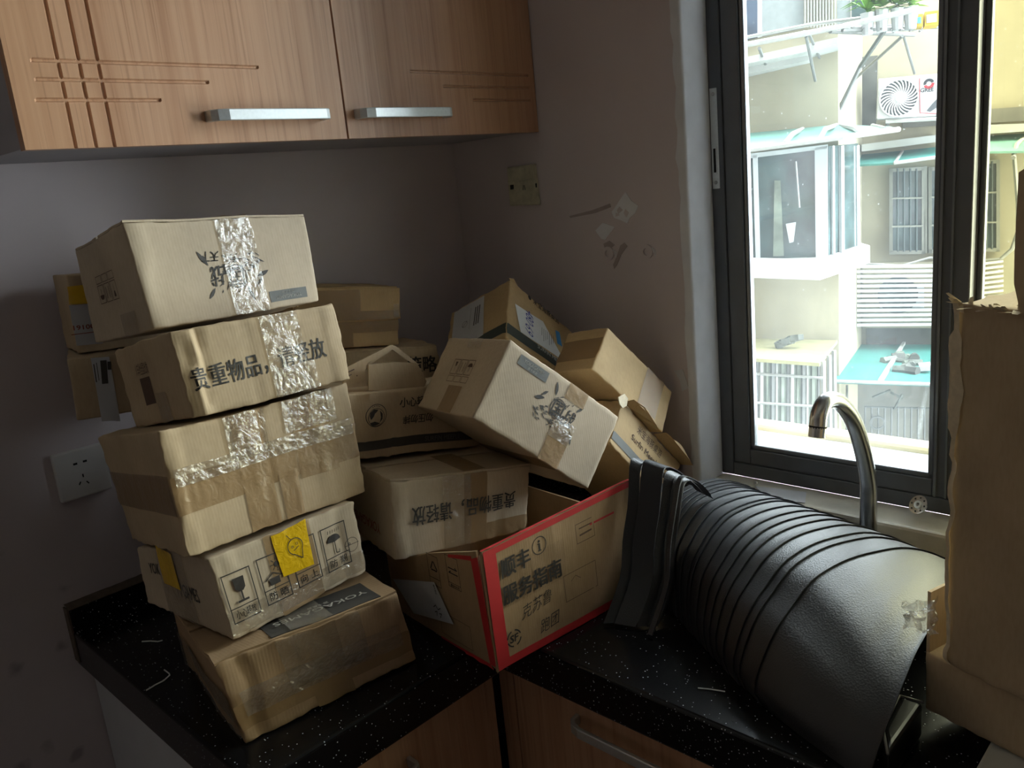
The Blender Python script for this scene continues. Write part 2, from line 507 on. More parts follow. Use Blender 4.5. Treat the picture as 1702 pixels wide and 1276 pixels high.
# plaster reveal beside the window, with a chipped inner edge
m = MB(); n = 60
for i in range(n + 1):
    z = 0.80 + (2.30 - 0.80) * i / n
    e = 0.004 * noise.noise(Vector((z * 25, 3.1, 0))) + 0.003 * noise.noise(Vector((z * 90, 1.1, 0)))
    m.v += [Vector((-0.004, WIN_Y0 + 0.012 + e * 1.5, z)), Vector((-0.005, WIN_Y0 - 0.004, z)), Vector((0.0, WIN_Y0 - 0.009, z)), Vector((0.09, WIN_Y0 - 0.009, z))]
for i in range(n):
    for j in range(3):
        m.f.append((i * 4 + j, i * 4 + j + 1, (i + 1) * 4 + j + 1, (i + 1) * 4 + j))
struct(m.build('trim_1', 'plaster_white', smooth=True))

# ------------------------------------------------------------------ window
win = thing('window_1', 'dark grey aluminium sliding window with dusty panes', None, (0.1, -1.1, WIN_Z0), kind='structure')
FX0, FX1 = 0.08, 0.145
m = MB()
m.box(FX0, FX1, WIN_Y0 - 0.009, WIN_Y0 - 0.036, WIN_Z0, WIN_Z1)
m.box(FX0, FX1, WIN_Y1 + 0.03, WIN_Y1, WIN_Z0, WIN_Z1)
m.box(FX0, FX1, WIN_Y0 - 0.036, WIN_Y1 + 0.03, WIN_Z0, WIN_Z0 + 0.028)
m.box(FX0, FX1, WIN_Y0 - 0.036, WIN_Y1 + 0.03, WIN_Z1 - 0.03, WIN_Z1)
m.build('outer_frame', 'window_alu', win, bevel=0.0015)
def sash(y0, y1, x0, x1, gl, lw, rw):
    s = MB()
    s.box(x0, x1, y0, y0 - lw, WIN_Z0 + 0.028, WIN_Z1 - 0.03)
    s.box(x0, x1, y1 + rw, y1, WIN_Z0 + 0.028, WIN_Z1 - 0.03)
    so = s.build('sash_stile', 'window_alu', win, bevel=0.002)
    MB().box(x0, x1, y0 - lw, y1 + rw, WIN_Z0 + 0.028, WIN_Z0 + 0.060).build('bottom_rail', 'window_alu', win, bevel=0.002)
    MB().box(x0, x1, y0 - lw, y1 + rw, WIN_Z1 - 0.07, WIN_Z1 - 0.03).build('top_rail', 'window_alu', win, bevel=0.002)
    b = 0.009
    q = MB()
    q.box(x0 + 0.004, x1 - 0.004, y0 - lw, y0 - lw - b, WIN_Z0 + 0.060, WIN_Z1 - 0.07)
    q.box(x0 + 0.004, x1 - 0.004, y1 + rw + b, y1 + rw, WIN_Z0 + 0.060, WIN_Z1 - 0.07)
    q.box(x0 + 0.004, x1 - 0.004, y0 - lw, y1 + rw, WIN_Z0 + 0.060, WIN_Z0 + 0.060 + b)
    q.build('glazing_bead', 'window_alu_inner', win, bevel=0.002)
    xm = (x0 + x1) / 2
    MB().box(xm - 0.0025, xm + 0.0025, y0 - lw, y1 + rw, WIN_Z0 + 0.060, WIN_Z1 - 0.07).build('pane', gl, win)
sash(WIN_Y0 - 0.036, -1.110, 0.084, 0.108, 'dusty_glass', 0.036, 0.050)
sash(-1.056, -1.700, 0.114, 0.138, 'dusty_glass_double', 0.054, 0.050)
sash(-1.650, WIN_Y1 + 0.03, 0.084, 0.108, 'dusty_glass', 0.050, 0.036)
MB().box(0.078, 0.084, -1.064, -1.068, WIN_Z0 + 0.03, WIN_Z1 - 0.03).box(0.078, 0.084, -1.082, -1.085, WIN_Z0 + 0.03, WIN_Z1 - 0.03).build('stile_ridge', 'window_alu_inner', win)
# sash lock: long steel plate with a slot and two screws
lk = MB().box(0.0795, 0.083, -0.648, -0.664, 1.435, 1.622).build('lock_plate', 'aluminium', win, bevel=0.001)
MB().box(0.0775, 0.0805, -0.6515, -0.6605, 1.462, 1.515).build('lock_slot_rim', 'aluminium', lk, bevel=0.001)
MB().box(0.0772, 0.0800, -0.6535, -0.6585, 1.466, 1.511).build('lock_slot', 'dark_hole', lk)
for z in (1.447, 1.611):
    MB().disc((0.0796, -0.656, z), (-1, 0, 0), 0, 0.0035, 0.0012, 14).build('screw', 'steel', lk)

struct(MB().box(-0.006, 0.085, WIN_Y0 - 0.009, WIN_Y1, 0.80, WIN_Z0).build('trim_2', 'sill_stone', bevel=0.006))
o = MB().box(0.2, 0.39, 0.3, -2.6, 0.74, 0.842).build('trim_3', 'ledge_cement'); struct(o)
o = MB().box(0.39, 0.44, 0.3, -2.6, 0.70, 0.858).build('trim_4', 'ledge_cream', bevel=0.008); struct(o)

# ------------------------------------------------------------------ worktop and cupboards
XL, CD, CY, CB = -1.030, -0.601, -0.643, 0.731
top = thing('worktop', 'glossy black speckled quartz worktop turning the corner in an L', 'worktop', (-0.5, -0.3, CB))
poly = [(XL, -0.001), (-0.001, -0.001), (-0.001, -3.19), (CD, -3.19), (CD, CY), (XL, CY)]
m = MB().prism([Vector((x, y, CB)) for x, y in poly], Vector((0, 0, CT - CB)))
m.build('slab', 'black_quartz', top, bevel=0.005, seg=3)
m = MB().box(XL, -0.001, -0.020, -0.001, CT, CT + 0.041).box(-0.020, -0.001, -0.020, WIN_Y0 + 0.02, CT, CT + 0.041)
up = m.build('upstand', 'black_quartz', top, bevel=0.002)
m = MB(); n = 50
for i in range(n + 1):      # grey-brown caulk line left on top of the upstand
    x = XL + (0.45) * i / n
    e = 0.002 * noise.noise(Vector((x * 70, 0, 2)))
    m.v += [Vector((x, -0.021 + e, CT + 0.0405)), Vector((x, -0.017 + e, CT + 0.046 + e)), Vector((x, -0.001, CT + 0.047 + e))]
for i in range(n):
    for j in range(2): m.f.append((i * 3 + j, i * 3 + j + 1, i * 3 + j + 4, i * 3 + j + 3))
m.build('caulk_line', 'lip_brown', up, smooth=True)
MB().box(XL - 0.002, XL + 0.001, -0.021, -0.001, CB + 0.01, CT + 0.043).build('raw_end', 'lip_brown', up)

def handle(name, mat, a, b, out, zc, h=0.016, parent=None, depth=0.030):
    """flat bar pull between points a and b (on the door face), standing off along out"""
    a = Vector(a); b = Vector(b); t = (b - a).normalized(); L = (b - a).length; o = Vector(out)
    prof = [(0, 0), (0.002, 0.016), (0.010, 0.025), (0.026, depth), (L - 0.012, depth), (L - 0.003, depth - 0.004), (L, depth - 0.012), (L, 0),
            (L - 0.007, 0), (L - 0.007, depth - 0.009), (L - 0.014, depth - 0.007), (0.028, depth - 0.007), (0.015, 0.019), (0.009, 0.013), (0.008, 0)]
    P = [a + t * u + o * v + Vector((0, 0, zc - h / 2 - a.z)) for u, v in prof]
    return MB().prism(P, Vector((0, 0, h))).build(name, mat, parent, bevel=0.0015)

def grooved_door(name, mat, x0, x1, z0, z1, y, th, vg, hg, parent):
    """vg: x of vertical grooves; hg: (z, xa, xb) horizontal grooves; the front is a height field"""
    gw, gd = 0.0030, 0.0030
    xs = {x0, x1}; zs = {z0, z1}
    for gx in vg: xs |= {gx - gw, gx - gw * 0.4, gx + gw * 0.4, gx + gw}
    for gz, xa, xb in hg:
        zs |= {gz - gw, gz - gw * 0.4, gz + gw * 0.4, gz + gw}; xs |= {xa, xa + 0.003, xb, xb - 0.003}
    xs = sorted(x for x in xs if x0 <= x <= x1); zs = sorted(zs)
    m = MB()
    def depth(x, z):
        d = 0
        for gx in vg:
            if abs(x - gx) < gw * 0.5: d = gd
        for gz, xa, xb in hg:
            if abs(z - gz) < gw * 0.5 and xa + 0.002 <= x <= xb - 0.002: d = gd
        return d
    e = 0.003
    for z in zs:
        for x in xs:
            zz = min(max(z, z0 + 0), z1); m.v.append(Vector((x, y + depth(x, z), zz)))
    nx = len(xs)
    for i in range(len(zs) - 1):
        for j in range(nx - 1): m.f.append((i * nx + j, i * nx + j + 1, (i + 1) * nx + j + 1, (i + 1) * nx + j))
    k = len(m.v)
    m.v += [Vector((x0, y + th, z0)), Vector((x1, y + th, z0)), Vector((x1, y + th, z1)), Vector((x0, y + th, z1))]
    a, b_, c, d = 0, nx - 1, len(zs) * nx - 1, (len(zs) - 1) * nx
    m.f.append((k + 3, k + 2, k + 1, k))
    m.f.append(tuple([k, k + 1] + list(range(nx - 1, -1, -1))))
    m.f.append(tuple([k + 2, k + 3] + list(range((len(zs) - 1) * nx, len(zs) * nx))))
    m.f.append(tuple([k + 3, k] + [i * nx for i in range(len(zs))]))
    m.f.append(tuple([k + 1, k + 2] + [i * nx + nx - 1 for i in range(len(zs) - 1, -1, -1)]))
    return m.build(name, mat, parent, bevel=0.0)

HB, UD = 1.585, -0.280
uc = thing('wall_cupboard', 'two-door oak laminate wall cupboard with grey carcass and silver pulls', 'cupboard', (-0.5, -0.13, HB))
MB().box(-1.012, -0.002, UD + 0.020, -0.002, HB + 0.003, 2.30).build('carcass', 'cabinet_grey', uc, bevel=0.001)
dl = grooved_door('door', 'oak_laminate', -1.014, -0.5015, HB, 2.30, UD, 0.019, (-0.951, -0.924, -0.899), ((1.698, -0.985, -0.652), (1.674, -0.985, -0.740), (1.648, -0.990, -0.819)), uc)
drr = grooved_door('door', 'oak_laminate', -0.4975, -0.003, HB, 2.30, UD, 0.019, (), ((1.700, -0.343, -0.02), (1.675, -0.265, -0.02), (1.650, -0.190, -0.02)), uc)
handle('handle', 'aluminium', (-0.757, UD, 1.624), (-0.545, UD, 1.624), (0, -1, 0), 1.624, 0.017, dl)
handle('handle', 'aluminium', (-0.481, UD, 1.625), (-0.269, UD, 1.625), (0, -1, 0), 1.625, 0.017, drr)

bc = thing('base_cupboard', 'oak laminate base cupboard with a white end panel under the worktop end', 'cupboard', (-0.8, -0.3, 0))
MB().box(-1.010, -0.60, -0.600, -0.004, 0.10, CB - 0.001).build('carcass', 'cabinet_white', bc)
MB().box(-0.98, -0.60, -0.55, -0.02, 0.0, 0.10).build('plinth', 'cabinet_grey', bc)
d1 = MB().box(-1.008, -0.606, -0.620, -0.601, 0.11, CB - 0.006).build('door', 'oak_laminate', bc, bevel=0.0015)
handle('handle', 'aluminium', (-0.996, -0.620, 0.672), (-0.784, -0.620, 0.672), (0, -1, 0), 0.672, 0.016, d1)
bd = thing('base_cupboard', 'oak laminate base cupboard below the black mats, with long silver pulls', 'cupboard', (-0.3, -1.5, 0))
MB().box(-0.560, -0.004, -3.15, -0.605, 0.10, CB - 0.001).build('carcass', 'cabinet_white', bd)
MB().box(-0.52, -0.02, -3.15, -0.605, 0.0, 0.10).build('plinth', 'cabinet_grey', bd)
MB().box(-0.580, -0.561, -0.608, -0.640, 0.11, CB - 0.006).build('corner_filler', 'oak_laminate', bd)
for k in range(4):
    y0 = -0.642 - k * 0.62
    dd = MB().box(-0.580, -0.561, y0 - 0.616, y0, 0.11, CB - 0.006).build('door', 'oak_laminate', bd, bevel=0.0015)
    handle('handle', 'aluminium', (-0.580, y0 - 0.130, 0.690), (-0.580, y0 - 0.43, 0.690), (-1, 0, 0), 0.690, 0.016, dd)

# ------------------------------------------------------------------ sockets
so = thing('wall_socket', 'white five-hole wall socket plate beside the leaning box stack', 'socket', (-0.955, 0, 1.025))
pl = MB().box(-0.998, -0.912, -0.010, -0.0005, 1.025, 1.111).build('plate', 'socket_plastic', so, bevel=0.003)
for (px, w, h, a) in (((125, 771), .0065, .0035, 0), ((141, 766), .0065, .0035, 0), ((138, 790), .002, .006, 0), ((133, 803), .002, .006, 0.6), ((146, 801), .002, .006, -0.6)):
    c = onp(px, 1, -0.010)
    R = Matrix.Rotation(a, 3, 'Y')
    P = [c + R @ Vector((x * w / 2, 0, z * h / 2)) for x, z in ((-1, -1), (1, -1), (1, 1), (-1, 1))]
    P = [Vector((p.x, -0.0104, p.z)) for p in P]
    MB().prism(P, Vector((0, 0.003, 0))).build('pin_hole', 'dark_hole', so)
s2 = thing('wall_socket', 'yellowed old socket plate on the wall below the cupboard end', 'socket', (0, -0.222, 1.434))
MB().prism([Vector((-0.009, y, z)) for y, z in ((-0.179, 1.434), (-0.267, 1.432), (-0.264, 1.520), (-0.180, 1.519))], Vector((0.0085, 0, 0))).build('plate', 'socket_old', s2, bevel=0.002)
MB().prism([Vector((-0.0120, y, z)) for y, z in ((-0.183, 1.486), (-0.262, 1.489), (-0.261, 1.517), (-0.184, 1.516))], Vector((0.003, 0, 0))).build('cover_flap', 'socket_old', s2, bevel=0.001)
for px, w, h in (((851, 311), .010, .010), ((891, 308), .003, .009)):
    c = onp(px, 0, -0.0095)
    MB().box(-0.0100, -0.0085, c.y - w / 2, c.y + w / 2, c.z - h / 2, c.z + h / 2).build('screw_hole', 'dark_hole', s2)
c = onp((871, 311), 0, -0.0095)
MB().tube([c + Vector((-.001, .003, -.006)), c + Vector((-.001, .001, .004)), c + Vector((-.001, -.002, .004)), c + Vector((-.001, -.004, -.006))], 0.0008, 5).build('switch_mark', 'debris_grey', s2)
tp = MB().prism([onp(p, 0, -0.0004) for p in ((1121, 616), (1135, 613), (1145, 645), (1134, 650), (1130, 632))], Vector((-0.0008, 0, 0))).build('masking_tape', 'label_paper_grey')
tag(tp, 'short strip of pale masking tape stuck on the wall beside the window', 'tape')
HEX = {
    'S1':[[-0.996,-0.5618,0.801],[-1.0125,-0.5469,0.919],[-0.9548,-0.3034,0.801],[-0.9589,-0.2966,0.9005],[-0.7307,-0.5973,0.801],[-0.7509,-0.6009,0.9227],[-0.6947,-0.3527,0.801],[-0.6988,-0.3459,0.9128]],
    'S2':[[-0.9673,-0.5212,0.9265],[-0.9762,-0.5087,1.0442],[-0.9773,-0.2561,0.9061],[-0.9716,-0.245,0.9964],[-0.7422,-0.5144,0.9286],[-0.7425,-0.5073,1.0424],[-0.7471,-0.2512,0.9088],[-0.7411,-0.2436,0.9946]],
    'S3':[[-0.9973,-0.4987,1.0511],[-0.9955,-0.4769,1.2175],[-0.9658,-0.22,0.9981],[-0.974,-0.185,1.1648],[-0.7049,-0.4861,1.0407],[-0.6974,-0.4666,1.2097],[-0.6954,-0.2074,0.9878],[-0.6909,-0.1747,1.1569]],
    'S4':[[-0.9487,-0.4813,1.2261],[-0.9498,-0.4596,1.3392],[-0.9446,-0.266,1.1832],[-0.9445,-0.2446,1.296],[-0.7037,-0.4873,1.2198],[-0.7009,-0.4667,1.3355],[-0.6981,-0.2716,1.1818],[-0.6964,-0.2507,1.2957]],
    'S5':[[-0.9397,-0.392,1.3362],[-0.9429,-0.3678,1.4812],[-0.9502,-0.194,1.3058],[-0.9462,-0.1725,1.4455],[-0.6691,-0.3801,1.3307],[-0.6615,-0.3616,1.4635],[-0.6742,-0.185,1.2983],[-0.6705,-0.1636,1.4385]],
    'SF':[[-0.6805,-0.7193,0.801],[-0.6833,-0.7149,0.9881],[-0.6473,-0.4383,0.801],[-0.6522,-0.4362,0.9873],[-0.3701,-0.7503,0.801],[-0.3753,-0.7464,0.9999],[-0.3394,-0.4721,0.801],[-0.3443,-0.47,0.9955]],
    'M4':[[-0.6946,-0.5243,0.9306],[-0.6811,-0.5208,1.0552],[-0.6474,-0.3287,0.926],[-0.6338,-0.3285,1.0437],[-0.4559,-0.5813,0.9058],[-0.4402,-0.5862,1.0176],[-0.4064,-0.3896,0.8981],[-0.3927,-0.3893,1.0159]],
    'M5':[[-0.6833,-0.3981,1.0673],[-0.6664,-0.4005,1.1781],[-0.6605,-0.2701,1.0666],[-0.6436,-0.2725,1.1774],[-0.4178,-0.4455,1.0257],[-0.4009,-0.4479,1.1365],[-0.3951,-0.3175,1.0251],[-0.3782,-0.3199,1.1359]],
    'M2':[[-0.6332,-0.1563,0.801],[-0.6332,-0.1563,1.2177],[-0.6146,-0.0176,0.801],[-0.6146,-0.0176,1.2177],[-0.289,-0.2031,0.801],[-0.289,-0.2031,1.1756],[-0.2698,-0.0639,0.801],[-0.2698,-0.0639,1.1796]],
    'M1':[[-0.5862,-0.1349,1.214],[-0.5716,-0.1374,1.3302],[-0.5605,-0.0075,1.2136],[-0.5459,-0.01,1.3297],[-0.3719,-0.1783,1.187],[-0.3583,-0.1804,1.3011],[-0.3466,-0.0507,1.1857],[-0.332,-0.0532,1.3019]],
    'T1':[[-0.5764,-0.6075,1.1413],[-0.4884,-0.6161,1.2463],[-0.5395,-0.43,1.1289],[-0.4554,-0.4358,1.2333],[-0.3777,-0.6591,0.966],[-0.2894,-0.6666,1.0732],[-0.343,-0.4791,0.9549],[-0.2545,-0.4884,1.0594]],
    'T2':[[-0.2871,-0.4036,1.1987],[-0.1988,-0.3451,1.2975],[-0.3196,-0.2503,1.1327],[-0.231,-0.1927,1.2263],[-0.1041,-0.4319,1.051],[-0.0229,-0.3677,1.1402],[-0.1391,-0.2765,0.9829],[-0.0521,-0.2174,1.0774]],
    'T3':[[-0.2461,-0.5771,1.1407],[-0.1773,-0.5673,1.2056],[-0.2446,-0.4792,1.1226],[-0.1766,-0.4687,1.1871],[-0.0827,-0.6129,0.9782],[-0.0189,-0.596,1.0433],[-0.0826,-0.5132,0.96],[-0.0171,-0.499,1.0247]],
    'T4':[[-0.2445,-0.6042,1.0033],[-0.1776,-0.5913,1.0655],[-0.2568,-0.424,0.984],[-0.1873,-0.4135,1.0476],[-0.0797,-0.6111,0.8214],[-0.0097,-0.6013,0.8851],[-0.0902,-0.4323,0.8035],[-0.0207,-0.4218,0.8671]],
    'L2':[[-0.9862,-0.15,1.1897],[-0.9823,-0.15,1.285],[-0.9522,-0.0454,1.1897],[-0.9472,-0.047,1.2896],[-0.7962,-0.2117,1.1793],[-0.7913,-0.2133,1.2791],[-0.7622,-0.1071,1.1793],[-0.7573,-0.1087,1.2791]],
    'L1':[[-0.9589,-0.135,1.2884],[-0.9522,-0.135,1.4109],[-0.945,-0.036,1.2884],[-0.9409,-0.0366,1.4083],[-0.7907,-0.1586,1.2825],[-0.7865,-0.1592,1.4024],[-0.7768,-0.0596,1.2825],[-0.7726,-0.0602,1.4024]],
}
HEX['S1'][7][2] = 0.9005      # back of the crushed box sinks under the one on top
for k in (1, 3, 5, 7): HEX['M2'][k][2] -= 0.007
for k in (0, 2, 4, 6): HEX['M2'][k][2] += 0.003

# ------------------------------------------------------------------ printing helpers
_TX = {}
def refine(vs, fs, maxlen):
    """split long edges so that prints can follow a dented face"""
    bm = bmesh.new()
    V = [bm.verts.new((x, y, 0)) for x, y in vs]
    for f in fs:
        try: bm.faces.new([V[i] for i in f])
        except ValueError: pass
    for _ in range(3):
        bmesh.ops.triangulate(bm, faces=bm.faces)
        L = [e for e in bm.edges if e.calc_length() > maxlen]
        if not L: break
        bmesh.ops.subdivide_edges(bm, edges=L, cuts=1)
    bm.verts.index_update()
    out = [(v.co.x, v.co.y) for v in bm.verts], [tuple(v.index for v in f.verts) for f in bm.faces]
    bm.free()
    return out
def text_geo(s, bold=0.0):
    """glyph outlines of s filled and triangulated, 1 em high, centred"""
    k = (s, bold)
    if k in _TX: return _TX[k]
    cu = bpy.data.curves.new('t', 'FONT')
    cu.body = s; cu.size = 1.0; cu.resolution_u = 2; cu.offset = bold
    cu.align_x = 'LEFT'
    o = bpy.data.objects.new('t', cu); COL.objects.link(o)
    bpy.context.view_layer.update()
    me = o.evaluated_get(bpy.context.evaluated_depsgraph_get()).to_mesh()
    vs = [(v.co.x, v.co.y) for v in me.vertices]
    fs = [tuple(p.vertices) for p in me.polygons]
    bpy.data.objects.remove(o); bpy.data.curves.remove(cu)
    if vs:
        vs, fs = refine(vs, fs, 0.22)
        x0 = min(v[0] for v in vs); x1 = max(v[0] for v in vs); y0 = min(v[1] for v in vs); y1 = max(v[1] for v in vs)
        vs = [(v[0] - (x0 + x1) / 2, v[1] - (y0 + y1) / 2) for v in vs]
        _TX[k] = (vs, fs, x1 - x0, y1 - y0)
    else: _TX[k] = ([], [], 1, 1)
    return _TX[k]

class Ink:
    def __init__(s): s.v = []; s.f = []
    def _a(s, vs, fs):
        k = len(s.v); s.v += vs; s.f += [tuple(i + k for i in f) for f in fs]; return s
    def text(s, t, w, h, x=0, y=0, bold=0.0, skew=0.0, rot=0.0):
        vs, fs, W, H = text_geo(t, 0.0 if bold > 0 else bold)
        c, sn = math.cos(rot), math.sin(rot)
        em = h / H
        sh = ((0, 0),) if bold <= 0.004 else ((-bold, -bold * .6), (bold, -bold * .6), (-bold, bold * .6), (bold, bold * .6))
        for ox, oy in sh:       # heavier strokes: the same glyphs printed slightly shifted
            q = []
            for a, b in vs:
                X = (a / W * w + skew * b / H * h) + ox * em; Y = b / H * h + oy * em
                q.append((x + X * c - Y * sn, y + X * sn + Y * c))
            s._a(q, fs)
        return s
    def poly(s, pts): return s._a([tuple(p) for p in pts], [tuple(range(len(pts)))])
    def rect(s, x0, y0, x1, y1):
        n = max(1, int(abs(x1 - x0) / 0.012)); vs = []; fs = []
        for i in range(n + 1):
            x = x0 + (x1 - x0) * i / n; vs += [(x, y0), (x, y1)]
        for i in range(n): fs.append((2 * i, 2 * i + 2, 2 * i + 3, 2 * i + 1))
        return s._a(vs, fs)
    def frame(s, x0, y0, x1, y1, lw=0.0012):
        return s.rect(x0, y0, x1, y0 + lw).rect(x0, y1 - lw, x1, y1).rect(x0, y0, x0 + lw, y1).rect(x1 - lw, y0, x1, y1)
    def ring(s, x, y, r0, r1, n=28, a0=0.0, a1=2 * math.pi):
        vs = []; fs = []
        for i in range(n + 1):
            a = a0 + (a1 - a0) * i / n
            vs += [(x + r0 * math.cos(a), y + r0 * math.sin(a)), (x + r1 * math.cos(a), y + r1 * math.sin(a))]
        for i in range(n): fs.append((2 * i, 2 * i + 1, 2 * i + 3, 2 * i + 2))
        return s._a(vs, fs)
    def line(s, pts, w=0.001):
        for a, b in zip(pts[:-1], pts[1:]):
            dx, dy = b[0] - a[0], b[1] - a[1]; L = math.hypot(dx, dy) or 1
            nx, ny = -dy / L * w / 2, dx / L * w / 2
            ex, ey = dx / L * w * 0.3, dy / L * w * 0.3
            s._a([(a[0] + nx - ex, a[1] + ny - ey), (a[0] - nx - ex, a[1] - ny - ey), (b[0] - nx + ex, b[1] - ny + ey), (b[0] + nx + ex, b[1] + ny + ey)], [(0, 1, 2, 3)])
        return s
    def leaf(s, x, y, L, w, a):
        c, sn = math.cos(a), math.sin(a)
        pr = [(-.5, 0), (-.2, .42), (.1, .5), (.35, .25), (.5, 0), (.3, -.2), (0, -.35), (-.3, -.2)]
        return s.poly([(x + p * L * c - q * w * sn, y + p * L * sn + q * w * c) for p, q in pr])

def strip_geo(P, s0, s1, t0, t1, ns, nt, off):
    vs = []; fs = []
    for j in range(nt + 1):
        for i in range(ns + 1):
            vs.append(P(s0 + (s1 - s0) * i / ns, t0 + (t1 - t0) * j / nt, off))
    for j in range(nt):
        for i in range(ns):
            a = j * (ns + 1) + i; fs.append((a, a + 1, a + ns + 2, a + ns + 1))
    return vs, fs

class Carton:
    """a dented cardboard box given by its eight corners; prints and tapes follow the dented faces"""
    def __init__(s, hexa, name, label, mat='kraft', amp=0.0022, seed=0, group='cardboard boxes heaped on the worktop', creases=(), body=True, edge=0.0016):
        s.h = [Vector(p) for p in hexa]
        s.amp = amp; s.seed = Vector((seed * 3.7, seed * 1.3, seed * 2.1)); s.creases = creases; s.edge = edge
        c = sum((s.h[i] for i in (0, 2, 4, 6)), Vector()) / 4
        s.root = thing(name, label, 'box', c, group)
        s.mat = mat
        s.cen = sum(s.h, Vector()) / 8
        s.body = None; s.grids = {}
        s.body = s.make_body() if body else None
    def raw(s, u, v, w):
        h = s.h
        L = lambda a, b, t: a + (b - a) * t
        return L(L(L(h[0], h[1], w), L(h[2], h[3], w), v), L(L(h[4], h[5], w), L(h[6], h[7], w), v), u)
    def P3(s, u, v, w):
        p = s.raw(u, v, w)
        q = p + s.seed
        d = noise.noise_vector(q * 8.0) * s.amp + noise.noise_vector(q * 26.0) * (s.amp * 0.16)
        uu, vv, ww = (min(max(x, 0), 1) for x in (u, v, w))
        ne = sum(1 for x in (uu, vv, ww) if x < 1e-4 or x > 1 - 1e-4)
        if ne >= 2: d = d + noise.noise_vector(q * 60.0) * s.edge * (1 if ne == 2 else 1.6)
        if vv < 1e-4:
            for (sc, sl, wd, dp) in s.creases:
                x = u - sc - sl * (w - 0.5) - 0.012 * math.sin(w * 9 + sc * 20)
                d = d + s.nF * (dp * math.exp(-(x / wd) ** 2))
        return p + d
    @property
    def nF(s):
        n = (s.h[4] - s.h[0]).cross(s.h[1] - s.h[0])
        return n.normalized()
    def make_body(s):
        m = MB()
        lu = (s.h[4] - s.h[0]).length; lv = (s.h[2] - s.h[0]).length; lw = (s.h[1] - s.h[0]).length
        nu, nv, nw = s.nn = [max(6, int(l / 0.008)) for l in (lu, lv, lw)]
        def g(fn, a, b):
            vs = [fn(i / a, j / b) for j in range(b + 1) for i in range(a + 1)]
            fs = [(j * (a + 1) + i, j * (a + 1) + i + 1, (j + 1) * (a + 1) + i + 1, (j + 1) * (a + 1) + i) for j in range(b) for i in range(a)]
            m.add(vs, fs)
        g(lambda x, y: s.P3(x, 0, y), nu, nw); g(lambda x, y: s.P3(x, 1, y), nu, nw)
        g(lambda x, y: s.P3(0, x, y), nv, nw); g(lambda x, y: s.P3(1, x, y), nv, nw)
        g(lambda x, y: s.P3(x, y, 0), nu, nv); g(lambda x, y: s.P3(x, y, 1), nu, nv)
        base = root_loc(s.root)
        me = bpy.data.meshes.new('carton_body')
        bm = bmesh.new()
        V = [bm.verts.new(p - base) for p in m.v]
        for f in m.f: bm.faces.new([V[i] for i in f])
        bmesh.ops.remove_doubles(bm, verts=bm.verts, dist=1e-5)
        bmesh.ops.recalc_face_normals(bm, faces=bm.faces)
        bm.to_mesh(me); bm.free()
        for p in me.polygons: p.use_smooth = True
        o = link('carton_body', me, s.mat, s.root)
        md = o.modifiers.new('bevel', 'BEVEL'); md.width = 0.0025; md.segments = 2; md.limit_method = 'ANGLE'; md.angle_limit = math.radians(45)
        return o
    FACE = {'F': lambda a, b: (a, 0, b), 'L': lambda a, b: (0, 1 - a, b), 'T': lambda a, b: (a, b, 1), 'R': lambda a, b: (1, a, b), 'D': lambda a, b: (a, 1 - b, 0)}
    def normal(s, f, a=0.5, b=0.5):
        F = s.FACE[f]; e = 0.02
        du = s.raw(*F(a + e, b)) - s.raw(*F(a - e, b)); dv = s.raw(*F(a, b + e)) - s.raw(*F(a, b - e))
        n = du.cross(dv).normalized()
        return n if n.dot(s.raw(*F(a, b)) - s.cen) > 0 else -n
    def on(s, f, a, b, off=0.0):
        """point on the meshed (piecewise flat) face, lifted by off"""
        if s.body is None or not (0 <= a <= 1 and 0 <= b <= 1):
            return s.P3(*s.FACE[f](a, b)) + s.normal(f) * off
        na, nb = {'F': (0, 2), 'L': (1, 2), 'R': (1, 2), 'T': (0, 1), 'D': (0, 1)}[f]
        na, nb = s.nn[na], s.nn[nb]
        if f not in s.grids:
            s.grids[f] = [[s.P3(*s.FACE[f](i / na, j / nb)) for i in range(na + 1)] for j in range(nb + 1)]
        G = s.grids[f]
        i = min(int(a * na), na - 1); j = min(int(b * nb), nb - 1); x = a * na - i; y = b * nb - j
        p = (G[j][i] * (1 - x) + G[j][i + 1] * x) * (1 - y) + (G[j + 1][i] * (1 - x) + G[j + 1][i + 1] * x) * y
        return p + s.normal(f) * off
    def dims(s, f):
        F = s.FACE[f]
        return (s.raw(*F(1, .5)) - s.raw(*F(0, .5))).length, (s.raw(*F(.5, 1)) - s.raw(*F(.5, 0))).length
    def uv(s, f, px):
        """face coordinates of a photo pixel"""
        F = s.FACE[f]; n = s.normal(f)
        p = onplane(px, s.raw(*F(.5, .5)), n)
        a = b = 0.5
        for _ in range(12):
            q = s.raw(*F(a, b)); e = 1e-3
            du = (s.raw(*F(a + e, b)) - q) / e; dv = (s.raw(*F(a, b + e)) - q) / e
            r = p - q
            A, B_, C = du.dot(du), du.dot(dv), dv.dot(dv); d = A * C - B_ * B_
            a += (C * r.dot(du) - B_ * r.dot(dv)) / d; b += (A * r.dot(dv) - B_ * r.dot(du)) / d
        return a, b
    def tape(s, f, s0, s1, t0, t1, mat='brown_tape', off=0.0009, name='packing_tape', label=None, wob=0.0006):
        W, H = s.dims(f)
        ns = max(4, int(abs(s1 - s0) * W / 0.008)); nt = max(4, int(abs(t1 - t0) * H / 0.008))
        k = random.random() * 50
        def P(a, b, o):
            p = s.on(f, min(max(a, 0.003), 0.997), min(max(b, 0.003), 0.997), o)
            q = noise.noise(p * 45 + Vector((k, 0, 0)))
            return p + s.normal(f) * (abs(q) * wob)
        vs, fs = strip_geo(P, s0, s1, t0, t1, ns, nt, off)
        o = MB().add(vs, fs).build(name, mat, s.root, smooth=True, fix=False)
